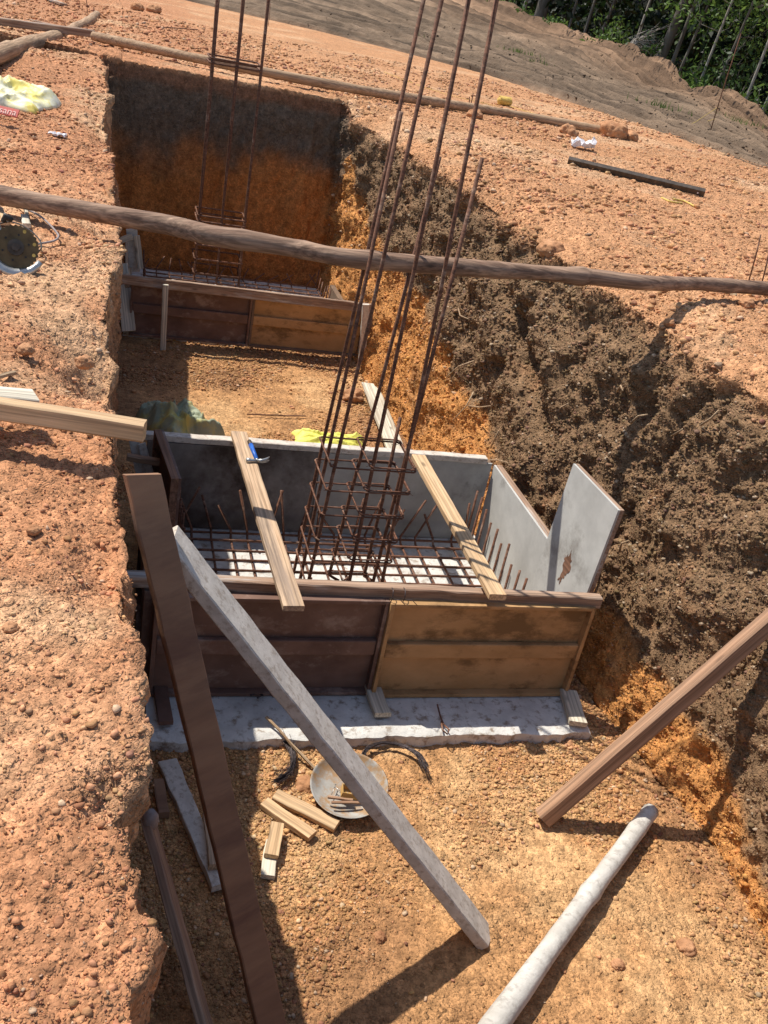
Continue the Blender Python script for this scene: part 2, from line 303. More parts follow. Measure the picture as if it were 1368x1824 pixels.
for (px, py) in lipP:
    z = 1.6
    for _ in range(12): q = atz(px, py, z); z = float(gL(q[1]))-.03
    LP.append((q[1], q[0]-.03*min(1, max(0, (4.5-q[1])/2))-.02*(q[1] < 1.25)))
LP.sort(); LPy = [p[0] for p in LP]; LPx = [p[1] for p in LP]
def xL(y): return np.interp(y, [-2]+LPy+[10.2], [LPx[0]]+LPx+[-.16])
def xLb(y): return xL(y)+np.interp(y, [0, 5, 7, 11], [.03, .03, .10, .22])
def xb(y): return np.interp(y, [-2, 2, 2.46, 3.17, 5, 7.4, 10.15], [2.50, 2.52, 2.58, 2.45, 2.32, 2.14, 2.18])
def xl(y): return np.interp(y, [-2, 2.5, 3, 3.8, 4.5, 5.5, 6.5, 7.6, 8.7, 9.6, 10.15], [2.95, 2.93, 2.90, 2.82, 2.76, 2.70, 2.66, 2.60, 2.50, 2.36, 2.24])
def yE(x): return np.interp(x, [-6, -1.3, 0, 2.4, 4], [12.6, 10.95, 10.2, 10.15, 10.15])
def base_h(x, y):
    """height of the undisturbed surface, for resting things on it"""
    x = float(x); y = float(y); g = float(g0(x, y))
    if y > yE(x): return g
    a, b, c, d = float(xL(y)), float(xLb(y)), float(xb(y)), float(xl(y))
    if x <= a: return g
    if x < b: return g+(FL-g)*(x-a)/(b-a)
    if x < c: return FL
    if x < d: return FL+(g-.12-FL)*(x-c)/(d-c)
    return g-.12*math.exp(-(x-d)/.16)
def hit(px, py, dz=0):
    d = ray(px, py); t = .6
    while t < 90:
        q = d*t+np.array([0, 0, CAMH])
        if q[2] < base_h(q[0], q[1])+dz: break
        t += .01+.002*t
    return q
def grow(s0, k, end):
    d = [0.]
    while d[-1] < end: d.append(d[-1]+s0+k*d[-1])
    return np.array(d[1:])
def build_ground():
    dl = grow(.0075, .013, 220)[::-1]; dr = grow(.011, .009, 6); dr = np.concatenate([dr, 6+grow(.08, .12, 260)])
    nW, nF, nR = 40, 200, 150
    ys = [-2.0+.14*i for i in range(18)]; y = ys[-1]
    while y < 9.7: y += .0068+.0040*max(y, 0); ys.append(y)
    ys += list(np.arange(ys[-1]+.02, 9.985, .02)); ys += list(np.linspace(9.99, 10.31, 76))
    y = 10.31
    while y < 300: y += .035+.02*(y-10.31)**1.05; ys.append(y)
    ys = np.array(ys); X = []; Z = []; Zn = []
    nc = len(dl)+nW+nF+nR+len(dr)
    zone = np.concatenate([np.zeros(len(dl)), np.full(nW, 1), np.full(nF, 2), np.full(nR, 3), np.full(len(dr), 4)])
    Xs = np.zeros((len(ys), nc)); P = np.zeros((len(ys), nc)); TT = np.zeros(nc)
    tw = np.linspace(0, 1, nW, endpoint=False); tf = np.linspace(0, 1, nF, endpoint=False); tr = np.linspace(0, 1, nR, endpoint=False)
    for j, yy in enumerate(ys):
        y2 = min(yy, 10.2); a, b, c, d = float(xL(y2)), float(xLb(y2)), float(xb(y2)), float(xl(y2))
        Xs[j] = np.concatenate([a-dl, a+(b-a)*tw, b+(c-b)*tf, c+(d-c)*tr, d+np.concatenate([[0], dr[:-1]])])
    Y = np.repeat(ys[:, None], nc, 1)
    wgt = sm((Y-9.5)/.55)*(1-sm((Y-10.4)/3)); Y = Y+(yE(Xs)-10.15)*wgt
    g = g0(Xs, Y); D = g-FL
    prof = np.concatenate([np.zeros(len(dl)), tw, np.ones(nF), 1-tr*(1-.12/1.75), np.zeros(len(dr))])
    pm = np.repeat(prof[None, :], len(ys), 0)
    rr = len(dl)+nW+nF+nR
    dd = Xs[:, rr:]-Xs[:, rr:rr+1]; pm[:, rr:] = (.12/1.75)*np.exp(-dd/.16)
    # left block ends: slot running to the left beyond it
    slot = sm((Y-(10.42+.33*Xs))/.12); left = np.zeros((len(ys), nc)); left[:, :len(dl)+nW] = 1
    pm = np.where(left > 0, np.maximum(pm, slot*sm((Xs+7)/.5)), pm)
    u = (Y-yE(Xs))/.30+.5; B = 1-np.clip(u, 0, 1); B = np.where(Y < 9.9, 1, B)
    q = pm*B; Z = g-D*q
    # crumbled dips along the left lip
    for (cx_, cy_, sx_, sy_, dp) in [(.02, 3.15, .16, .28, .22), (.05, 1.28, .05, .08, .05), (0., 4.7, .12, .3, .10), (-.05, 7.2, .14, .8, .08), (.02, 2.0, .07, .16, .07)]:
        Z -= dp*np.exp(-((Xs-cx_)/sx_)**2-((Y-cy_)/sy_)**2)*np.clip(1-q*1.5, 0, 1)
    V = np.stack([Xs, Y, Z], -1)
    # diagonal crevice + slumped slab in the right wall
    n = V.reshape(-1, 3)
    dx = np.gradient(V, axis=1); dy = np.gradient(V, axis=0); N = np.cross(dx, dy); N /= np.linalg.norm(N, axis=-1, keepdims=True)+1e-12; N = N.reshape(-1, 3)
    zr = np.repeat(zone[None, :], len(ys), 0).ravel(); qf = q.ravel()
    near = (np.hypot(n[:, 0], n[:, 1]) < 24)
    wall = np.clip(4*qf*(1-qf)*1.5, 0, 1)*(n[:, 1] < 13)
    wallr = np.where((zr == 3) & (n[:, 1] < 10.1), 1., wall); wallr = np.where((zr == 1), 1, wallr)
    floor = ((zr == 2) & (n[:, 1] < 9.98)).astype(float)
    disp = np.zeros(len(n)); idx = np.where(near)[0]; p = n[idx]
    f1 = fbm(p, 1.3, 3, 3); f2 = fbm(p, 6, 4, 9); f3 = fbm(p, 24, 4, 21, .6)
    w1 = worley(p+.03*f2[:, None], 9, 5); w2 = worley(p, 26, 8); w3 = worley(p+.01*f3[:, None], 55, 4)
    isw = wallr[idx]; isf = floor[idx]
    # tooth-mark streaks run down the wall (fast along y, slow along z)
    st = fbm(p*np.array([1, 1, .16]), 9, 3, 33)
    f4 = fbm(p, 70, 2, 27); f5 = 1-np.abs(fbm(p, 19, 4, 37, .62))*2.2; dg = .016*f1+.014*f2+.011*f3+.005*(.5-w2)+.004*(.5-w3)+.008*f4-.010*np.clip(f5, 0, 1)*(.5+f2)
    dw = .045*f1+.030*f2+.026*f3+.020*(.55-w1)+.012*(.5-w2)+.050*st+.008*f4
    dfl = .022*f1+.010*f2+.006*f3+.003*(.5-w2)+.003*(.5-w3)+.004*f4
    endw = ((p[:, 1] > 9.95)).astype(float)
    dw = dw*(1-.45*endw)+endw*(.05*fbm(p*np.array([1, 1, .3]), 5, 4, 91)+.03*fbm(p, 2, 2, 95))
    d = dg*(1-isw)*(1-isf)+dw*isw*(1-isf)+dfl*isf
    # crumbly rim near the lips
    rim = np.exp(-((p[:, 0]-xl(p[:, 1]))/.25)**2)*(p[:, 1] < 11)*(1-isf); riml = np.exp(-((p[:, 0]-xL(p[:, 1]))/.12)**2)*(p[:, 1] < 11)*(1-isf)
    d = d+(rim*.05+riml*.022)*(f2+.6*(.5-w1))
    # crevice line in the right wall: from (y 5.9, z 1.15) to (y 4.85, z .75)
    m = (zr[idx] == 3); yy, zz = p[:, 1], p[:, 2]
    line = (zz-(.74+(yy-4.8)*.42)); on = sm((yy-4.6)/.2)*(1-sm((yy-6.4)/.4))
    d = np.where(m, d-.075*on*np.exp(-(line/.05)**2)+.07*on*np.exp(-((line+.22)/.18)**2)+.05*on*np.exp(-((line-.2)/.1)**2), d)
    d = np.where(m, d+.012*np.sin((zz*.9+yy*.35+.25*f1)*19)*sm((zz-.1)/.3), d)
    # vertical gully
    for (gy, gw, ga) in [(3.85, .05, .05), (5.6, .06, .06), (7.2, .07, .05), (6.3, .04, .05), (8.6, .08, .05)]:
        d = np.where(m, d-ga*np.exp(-((yy+.1*f2-gy)/gw)**2), d)
    n[idx] += N[idx]*d[:, None]
    lat = np.stack([fbm(p, 7, 3, 51), fbm(p, 7, 3, 61), 0*f1], -1)*(.032*(isw*(1-isf)*(p[:, 0] > 1)+.38*riml+.5*rim))[:, None]
    n[idx] += lat
    # ---- colours: real soil layers
    col = np.zeros((len(n), 3)); x, y, z = n[:, 0], n[:, 1], n[:, 2]
    top = np.array([.51, .262, .128]); topL = np.array([.475, .225, .110]); pale = np.array([.60, .36, .20]); fl = np.array([.48, .255, .110]); flb = np.array([.35, .18, .082])
    dark = np.array([.235, .142, .076]); org = np.array([.56, .255, .080]); rust = np.array([.50, .185, .050]); ddk = np.array([.17, .115, .075]); brn = np.array([.29, .155, .080])
    F1 = fbm(n, 1.1, 4, 71); F2 = fbm(n, 4.5, 4, 75); F3 = fbm(n, 14, 3, 79)
    k = lambda a, lo, hi: sm((a-lo)/(hi-lo))[:, None]
    side = sm((x-.5)/2)[:, None]; c0 = topL*(1-side)+top*side
    c0 = c0*(1-k(F1+.5*F2, .0, .6))+pale*k(F1+.5*F2, .0, .6); c0 = c0*(1-.35*k(F2, .1, .6))+brn*.35*k(F2, .1, .6)
    cf = fl*(1-k(F1+.6*F2, -.1, .5))+flb*k(F1+.6*F2, -.1, .5)
    cf = cf*(1-.6*k(-F2-F1, .15, .6))+np.array([.60, .37, .18])*.6*k(-F2-F1, .15, .6)
    zb = np.interp(y, [0, 2.17, 2.67, 3.14, 4.0, 4.6, 5.37, 6.74, 8.96, 9.7, 10.15], [-.05, .05, .22, .26, .30, .26, .38, .70, .92, 1.2, 1.5])
    tt = z-zb+.10*F2+.05*F3+.05*F1
    cw = org*(1-k(tt, -.04, .05))+dark*k(tt, -.04, .05)
    mid = k(F2+.3*F3, .25, .55)*.5; cw = cw*(1-mid)+brn*mid*.9+org*.1*mid
    brow = k(z+.07*F2+.08*F1-(g.ravel()-.20), -.05, .10); cw = cw*(1-brow)+c0*brow*.95
    ce = rust*(1-k(z-1.12+.3*F1+.16*F2+.05*F3, -.2, .2))+ddk*k(z-1.12+.3*F1+.16*F2+.05*F3, -.2, .2)
    sp = k(F2+F3*.4, .25, .6)*.5; ce = ce*(1-sp)+org*.8*sp*(1-k(z-1.0, 0, .1))+ddk*sp*k(z-1.0, 0, .1)
    be = k(z+.06*F2-(g.ravel()-.16), -.02, .05); ce = ce*(1-be)+np.array([.27, .13, .07])*be
    cl = brn*1.15*(1-k(z+.1*F2-1.1, 0, .3))+c0*.9*k(z+.1*F2-1.1, 0, .3)
    col = c0.copy()
    isF = (floor > 0)[:, None]; col = np.where(isF, cf, col)
    col = np.where((zr == 3)[:, None] & (y < 10.05)[:, None], cw, col)
    col = np.where((zr == 1)[:, None] & (y < 9.9)[:, None], cl, col)
    endm = (y > 9.97) & (qf > .02) & (zr < 4) & (y < 13); col = np.where(endm[:, None], ce, col)
    col = np.where(((y > 9.97) & (qf > .02) & (zr == 0))[:, None], brn*.8, col)
    col *= (1+.10*F3)[:, None]
    col = np.clip(col, .01, .9)
    R, Cn = len(ys), nc; i = np.arange(R*Cn).reshape(R, Cn)
    Fc = np.stack([i[:-1, :-1], i[:-1, 1:], i[1:, 1:], i[1:, :-1]], -1).reshape(-1, 4)
    o = rawmesh('ground', n, Fc, M_soil, col, smooth=True); tag(o, kind='structure')
    return n, col, zr, qf, floor, wallr, g.ravel(), N, Fc
GV, GC, GZ, GQ, GF, GW, GG, GN, GFc = build_ground()
# ------------------------------------------------------------ loose stones
def ico():
    t = (1+5**.5)/2; V = np.array([(-1, t, 0), (1, t, 0), (-1, -t, 0), (1, -t, 0), (0, -1, t), (0, 1, t), (0, -1, -t), (0, 1, -t), (t, 0, -1), (t, 0, 1), (-t, 0, -1), (-t, 0, 1)], float)
    Fs = np.array([(0, 11, 5), (0, 5, 1), (0, 1, 7), (0, 7, 10), (0, 10, 11), (1, 5, 9), (5, 11, 4), (11, 10, 2), (10, 7, 6), (7, 1, 8), (3, 9, 4), (3, 4, 2), (3, 2, 6), (3, 6, 8), (3, 8, 9), (4, 9, 5), (2, 4, 11), (6, 2, 10), (8, 6, 7), (9, 8, 1)])
    return V/np.linalg.norm(V[0]), Fs
IV, IF = ico()
OV = np.array([(1, 0, 0), (-1, 0, 0), (0, 1, 0), (0, -1, 0), (0, 0, 1), (0, 0, -1)], float); OF = np.array([(0, 2, 4), (2, 1, 4), (1, 3, 4), (3, 0, 4), (2, 0, 5), (1, 2, 5), (3, 1, 5), (0, 3, 5)])
def stones(name, pos, size, col, label, m=M_clod, flat=.72, smooth=False, jag=.36, shape=None):
    IV, IF = shape or (globals()['IV'], globals()['IF']); nv = len(IV)
    n = len(pos); q = rng.normal(size=(n, 4)); q /= np.linalg.norm(q, axis=1, keepdims=True); w, x, y, z = q.T
    R = np.stack([1-2*(y*y+z*z), 2*(x*y-z*w), 2*(x*z+y*w), 2*(x*y+z*w), 1-2*(x*x+z*z), 2*(y*z-x*w), 2*(x*z-y*w), 2*(y*z+x*w), 1-2*(x*x+y*y)], -1).reshape(n, 3, 3)
    V = IV[None]*(1+rng.uniform(-jag, jag, (n, nv, 1))); V = V*rng.uniform(.5, 1.15, (n, 1, 3)); V = np.einsum('nij,nkj->nki', R, V)
    V[:, :, 2] *= flat; V = V*size[:, None, None]+pos[:, None, :]
    Fa = (IF[None]+nv*np.arange(n)[:, None, None]).reshape(-1, 3)
    cc = np.repeat(col[:, None, :], nv, 1).reshape(-1, 3)
    o = rawmesh(name, V.reshape(-1, 3), Fa, m, cc, smooth=smooth); return tag(o, label, None, None, 'stuff')
def scatter(mask, n, lo, hi, power, weight=None, lift=.2, bright=(.8, 1.35)):
    fv = GFc[:, 0]; ok = mask[fv]; fi = np.where(ok)[0]
    a, b, c = GV[GFc[fi, 0]], GV[GFc[fi, 1]], GV[GFc[fi, 3]]; ar = np.linalg.norm(np.cross(b-a, c-a), axis=1)
    w = ar.copy()
    cen = GV[GFc[fi, 0]]
    dist = np.sqrt(cen[:, 0]**2+cen[:, 1]**2+(cen[:, 2]-CAMH)**2); w = w/np.maximum(dist, 1.5)**1.3
    if weight is not None: w = w*weight(cen)
    pick = rng.choice(len(fi), n, p=w/w.sum()); u, v = rng.random((2, n))[:, :, None]
    pos = a[pick]+(b-a)[pick]*u+(c-a)[pick]*v; s = lo*(hi/lo)**(rng.random(n)**power)
    s = s*(.45+.18*np.clip(dist[pick], 1.4, 7)); nn = GN[GFc[fi[pick], 0]]; pos = pos+nn*(s*lift)[:, None]
    cl = GC[GFc[fi[pick], 0]]*rng.uniform(*bright, (n, 1))*(1+rng.uniform(-.07, .07, (n, 3))); mv = rng.random((n, 1)); cl = np.where(mv < .05, cl*np.array([.75, .68, .85]), np.where(mv > .94, cl*.5+.5*np.array([.62, .5, .36]), cl))
    return pos, s, np.clip(cl, .01, .85)
Gx, Gy, Gz_ = GV[:, 0], GV[:, 1], GV[:, 2]
slabm = (Gx > .2) & (Gx < 2.3) & (Gy > 3.1) & (Gy < 4.9)
p, s, c = scatter((GF > 0) & (Gy > .5) & (Gy < 10.3) & ~slabm, 62000, .0022, .0115, 2.6, lambda q: .05+2*sm((fbm(q, 1.5, 3, 36)+.02)/.28)*(1-.8*np.exp(-((q[:, 0]-1.25)/.4)**2-((q[:, 1]-2.6)/.35)**2))*(1-.6*np.exp(-((q[:, 1]-6.3)/1.)**2)))
stones('gravel', p, s, c, 'loose yellowish laterite gravel on the pit floor', smooth=True, jag=.33)
p, s, c = scatter((GZ == 0) & (GQ < .5) & (Gy > .3) & (Gy < 14) & (Gx > -4), 85000, .0020, .014, 3.4, lambda q: .5+1.3*sm((fbm(q, 1.7, 3, 35)+.1)/.35))
p2, s2, c2 = scatter((GZ == 4) & (Gy > 1.5) & (Gy < 20) & (Gx < 12), 60000, .0028, .020, 3.4, lambda q: .25+1.4*sm((fbm(q, 1.6, 3, 25)+.15)/.5))
p3, s3, c3 = scatter(((GZ < 4) & (Gy > 11) & (Gy < 20) & (Gx > -4)), 9000, .005, .024, 3.2)
stones('soil_crumbs', np.concatenate([p, p2, p3]), np.concatenate([s, s2, s3]), np.concatenate([c, c2, c3]), 'loose orange soil crumbs scattered on the ground beside the pit')
p, s, c = scatter((GZ == 3) & (Gy > 1) & (Gy < 10.9), 55000, .0025, .013, 3.0, lambda q: .5+sm((q[:, 2]-.3)/.4), lift=.1, bright=(.7, 1.25))
p2, s2, c2 = scatter((GZ == 1) & (Gy > .5) & (Gy < 9) & (Gz_ > .8), 7000, .002, .008, 2.4, lift=.05)
# crumbs fallen at the foot of the right wall
p3, s3, c3 = scatter((GF > 0) & (Gy > 1) & (Gy < 9) & (Gx > xb(Gy)-.22) & ~slabm, 5000, .003, .013, 2.4, bright=(.6, 1.2))
stones('wall_crumbs', np.concatenate([p, p2, p3]), np.concatenate([s, s2, s3]), np.concatenate([c, c2, c3]), 'clods of dark and orange soil clinging to the cut walls of the pit')
p, s, c = scatter((GZ == 0) & (GQ < .5) & (Gy > .3) & (Gy < 7) & (Gx > -3), 120000, .0016, .006, 1.7, lambda q: .6+1.2*sm((fbm(q, 1.7, 3, 35)+.12)/.3))
p2, s2, c2 = scatter((GF > 0) & (Gy > .5) & (Gy < 8) & ~slabm, 52000, .0016, .0055, 1.8, lambda q: .06+1.8*sm((fbm(q, 1.5, 3, 36)+.05)/.3))
p3, s3, c3 = scatter((GZ == 4) & (Gy > 1.5) & (Gy < 12) & (Gx < 9), 70000, .002, .007, 1.6)
p4, s4, c4 = scatter((GZ == 3) & (Gy > 1) & (Gy < 10), 60000, .002, .007, 1.6, bright=(.7, 1.3))
stones('soil_grit', np.concatenate([p, p2, p3, p4]), np.concatenate([s, s2, s3, s4]), np.concatenate([c, c2, c3, c4]), 'fine gritty crumbs of laterite soil all over the cut ground', shape=(OV, OF), jag=.3)
# ------------------------------------------------------------ field, hillside
Bpx = [(1700, 440, 1.74), (1520, 372, 1.75), (1368, 312, 1.77), (1120, 218, 1.78), (868, 131, 1.78), (700, 86, 1.78), (560, 50, 1.78), (330, -2, 1.76), (150, -48, 1.74)]
Bw = [atz(a, b, z) for a, b, z in Bpx]
Tpx = [(1750, 430, 15), (1560, 345, 16.5), (1368, 243, 18.5), (1290, 185, 20), (1210, 160, 22), (1135, 100, 26), (1010, 62, 31), (860, 2, 37), (560, -110, 50)]
Tw = [aty(a, b, Y) for a, b, Y in Tpx]
def build_field():
    ns, nv = 320, 300; si = np.linspace(0, 1, len(Bw)); s = np.linspace(0, 1, ns); v = np.linspace(-.03, 1.0, nv)
    Bq = np.stack([np.interp(s, si, [b[i] for b in Bw]) for i in range(3)], -1); Tq = np.stack([np.interp(s, si, [t[i] for t in Tw]) for i in range(3)], -1)
    wob = fbm(np.stack([s*22, 0*s, 0*s], -1), 1, 3, 2)
    V = Bq[:, None]*(1-v[None, :, None])+Tq[:, None]*v[None, :, None]
    P = V.reshape(-1, 3); VV = np.repeat(v[None], ns, 0).ravel(); S = np.repeat(s[:, None], nv, 1).ravel()
    span = np.repeat(np.linalg.norm(Tq-Bq, axis=1)[:, None], nv, 1).ravel()
    rows = np.abs(np.sin(VV*np.pi*13+.9*fbm(P*np.array([1, 1, 0]), .25, 2, 7)))**.6
    P[:, 2] += .06*np.sin(VV*np.pi*64+2.2*fbm(np.stack([S*9, VV*6, 0*S], -1), 1, 3, 5))+.06*fbm(np.stack([S*40, VV*60, 0*S], -1), 1, 3, 87)+.03*fbm(P, 2.2, 4, 89); P[:, 2] += .15*rows*(span/20).clip(.5, 1.4)-.03+.10*fbm(P, .5, 3, 12)*sm(VV*6)+.03*fbm(P, 3, 3, 14)
    P[:, 2] += np.where(VV > .9, .30*np.exp(-((VV-.97)/.04)**2)*(.6+.9*fbm(P, .8, 3, 16)), 0)
    P[:, 2] -= .25*np.clip(-VV/.03, 0, 1)+(.02*np.repeat(wob[:, None], nv, 1).ravel())*(1-sm(VV*8))
    f1 = fbm(P, .7, 4, 44)[:, None]; f2 = fbm(P*np.array([1, 1, 0]), 2.5, 3, 45)[:, None]
    base = np.array([.225, .148, .092]); gry = np.array([.19, .142, .10]); red = np.array([.235, .138, .082])
    c = base*(1+.25*f1)+.0*P; wv = sm((VV-.55)/.4)[:, None]; c = c*(1-.45*(1-wv))+gry*.45*(1-wv); c = c*(1-.5*wv)+red*.5*wv
    fine = .5+.5*np.sin(VV*np.pi*64+2.2*fbm(np.stack([S*9, VV*6, 0*S], -1), 1, 3, 5)); c *= (1-.28*(1-rows)-.34*fine)[:, None]*1.2; c *= (1+.75*fbm(np.stack([S*14, VV*60, 0*S], -1), 1, 4, 77))[:, None]; c *= 1+.15*f2
    i = np.arange(ns*nv).reshape(ns, nv); Fc = np.stack([i[:-1, :-1], i[1:, :-1], i[1:, 1:], i[:-1, 1:]], -1).reshape(-1, 4)
    if np.cross(V[1, 0]-V[0, 0], V[0, 1]-V[0, 0])[2] < 0: Fc = Fc[:, ::-1]
    o = rawmesh('field', P, Fc, M_field, np.clip(c, .01, .9), smooth=True); tag(o, kind='structure')
    return P, Fc, c, VV
FV, FF, FCc, FVv = build_field()
fi = rng.choice(len(FV), 14000, p=(lambda w: w/w.sum())(1/np.maximum(np.linalg.norm(FV, axis=1), 8)**1.5))
jit = rng.uniform(-.12, .12, (14000, 3))*np.array([1, 1, .05])
stones('field_clods', FV[fi]+jit, .008*(5**(rng.random(14000)**4)), np.clip(FCc[fi]*rng.uniform(.8, 1.3, (14000, 1)), .01, .8), 'loose brown clods lying on the graded field')
def build_backdrop():  # added slope behind the trees, closes gaps where bright sky would show
    ns, nv = 60, 30; si = np.linspace(0, 1, len(Tw)); s = np.linspace(-.15, 1.1, ns); v = np.linspace(0, 1, nv)
    Tq = np.stack([np.interp(s.clip(0, 1), si, [t[i] for t in Tw]) for i in range(3)], -1)
    d = Tq.copy(); d[:, 2] = 0; d /= np.linalg.norm(d, axis=1, keepdims=True)
    along = (Tq[-1]-Tq[0]); along[2] = 0; along /= np.linalg.norm(along)
    Tq = Tq+along*((s-s.clip(0, 1))*60)[:, None]
    out = Tq[:, None]+d[:, None]*(7+45*v)[None, :, None]
    P = out.reshape(-1, 3).copy(); VV = np.repeat(v[None], ns, 0).ravel(); P[:, 2] = 1.0+26*VV**1.1+1.5*fbm(P, .12, 3, 4)*VV
    i = np.arange(ns*nv).reshape(ns, nv); Fc = np.stack([i[:-1, :-1], i[1:, :-1], i[1:, 1:], i[:-1, 1:]], -1).reshape(-1, 4)
    c = np.array([.012, .013, .008])*(1+.4*fbm(P, .5, 3, 9))[:, None]  # near-black colour stands in for the shade under the wood
    tag(rawmesh('backdrop_hill', P, Fc, M_field, c, smooth=True), kind='structure')
build_backdrop()
# ------------------------------------------------------------ trees
def leaves(cent, spread, n, size, up=.4):
    """n leaf quads around the cluster centres (k,3)"""
    k = len(cent); ci = rng.integers(0, k, n); P = cent[ci]+rng.normal(size=(n, 3))*spread[ci][:, None]*np.array([1, 1, .7])
    a = rng.normal(size=(n, 3)); a /= np.linalg.norm(a, axis=1, keepdims=True)
    b = rng.normal(size=(n, 3)); b[:, 2] *= up; b -= a*(a*b).sum(1, keepdims=True); b /= np.linalg.norm(b, axis=1, keepdims=True)
    s = size*rng.uniform(.6, 1.4, n)[:, None]
    V = np.stack([P-a*s, P+b*s*.42, P+a*s, P-b*s*.42], 1).reshape(-1, 3)
    Fc = np.arange(4*n).reshape(n, 4); c = np.repeat(rng.random(n)**1.3, 4)[:, None]*np.ones(3)
    return V, Fc, c
def treebase(px, py, extra):
    q = None
    si = np.linspace(0, 1, len(Tw)); best = None
    for s in np.linspace(0, 1, 300):
        t = np.array([np.interp(s, si, [w[i] for w in Tw]) for i in range(3)]); d = t-np.array([0, 0, CAMH]); X = 684+F*(d@CR)/(d@CF)
        if best is None or abs(X-px) < best[0]: best = (abs(X-px), t)
    t = best[1]; h = t.copy(); h[2] = 0; h /= np.linalg.norm(h)
    b = t+h*extra; b[2] = t[2]-.35-.05*extra; return b
def tree(px, r, extra, H, lean, n_leaf, lsize, bare, label, pale=False, low=1.0, bright=False, seed=0):
    rr = random.Random(seed); b = treebase(px, 0, extra)
    root = empty('forest_tree', b, label, 'tree', 'trees along the far edge of the field')
    n_leaf = int(n_leaf*(.85 if bright else .7)); lsize *= (.7 if bright else .62); top = Vector((lean[0], lean[1], H)); N = 12; pts = []
    for i in range(N+1):
        u = i/N; pts.append(top*u+Vector((math.sin(u*5+seed)*.10*H*.12, math.cos(u*4+seed)*.1*H*.12, 0)))
    mb = MB(); r *= .72; mb.tube(pts, [r*(1-.75*i/N)+(.4*r if i == 0 else 0) for i in range(N+1)], 8); cents = []; sp = []
    for k in range(11):
        u = rr.uniform(low/H, .98); p = pts[min(int(u*N), N-1)]; a = rr.uniform(0, 6.28); L = rr.uniform(.8, 2.2)*(1.2-u*.5)
        e = p+Vector((math.cos(a)*L, math.sin(a)*L, rr.uniform(.2, 1.1)*L)); m_ = (p+e)/2+Vector((0, 0, -.1*L))
        mb.tube([p, m_, e], [r*.32, r*.2, r*.08], 5)
        for t in (.5, .8, 1.05): cents.append(p.lerp(e, t)); sp.append(rr.uniform(.22, .5))
        for q in range(2):
            e2 = e+Vector((rr.uniform(-.7, .7), rr.uniform(-.7, .7), rr.uniform(-.2, .5))); mb.tube([m_, e2], [r*.12, r*.04], 4); cents.append(e2); sp.append(rr.uniform(.2, .4))
    mb.build('trunk', M_trunkp if pale else M_trunk, root, smooth=True)
    if n_leaf:
        V, Fc, c = leaves(np.array([tuple(q) for q in cents]), np.array(sp), n_leaf, lsize)
        rawmesh('crown', V, Fc, M_leaf2 if bright else M_leaf, c, parent=root)
specs = [ # px, radius, beyond, H, lean, leaves, size, label...
 (925, .10, 1.5, 9, (.3, 0), 2600, .13, 'slim grey tree at the left end of the tree line'),
 (962, .30, .8, 10, (.5, 0), 2000, .13, 'thick brown trunk standing left of the thin trees at the field edge'),
 (1005, .07, 2, 9, (.2, 0), 2600, .12, 'dark thin tree just right of the thick brown trunk'),
 (1038, .07, 1.0, 8, (.9, 0), 2300, .12, 'thin leaning tree left of the dead branch pile'),
 (1060, .08, 2.2, 9, (1.2, .3), 2600, .12, 'forked slim tree behind the dead branch pile'),
 (1122, .06, 1.6, 8, (1., 0), 2600, .12, 'thin tree leaning right beside the dead branch pile'),
 (1166, .20, 1.2, 9, (.9, 0), 2600, .13, 'stout dark leaning trunk near the middle of the tree line'),
 (1182, .08, 1.1, 8, (1.2, 0), 2000, .12, 'slender tree right beside the stout dark leaning trunk'),
 (1200, .06, 1.8, 8, (.9, .2), 2300, .11, 'slender leafy tree right of the stout leaning trunk'),
 (1232, .05, 1.2, 7, (1.1, 0), 2200, .11, 'spindly leaning tree above the dip in the field crest'),
 (1268, .05, 1.6, 7, (.6, 0), 2300, .10, 'leafy thin tree left of the rusty stake'),
 (1310, .05, .9, 7, (.9, 0), 1900, .10, 'pale thin trunk rising from the earth mound at the right'),
 (1345, .045, .8, 7, (1.0, .1), 1900, .10, 'pale slim leaning trunk at the right end of the mound'),
 (1400, .06, 1.5, 7, (.3, 0), 2300, .10, 'leafy tree at the right edge of the photo')]
for i, (px, r, ex, H, lean, nl, ls, lb) in enumerate(specs):
    tree(px, r, ex, H, lean, nl, ls, False, lb, pale=(i in (0, 5, 9, 11, 12)), low=1.5 if i > 7 else 2.0, bright=(i > 5), seed=i*3+1)
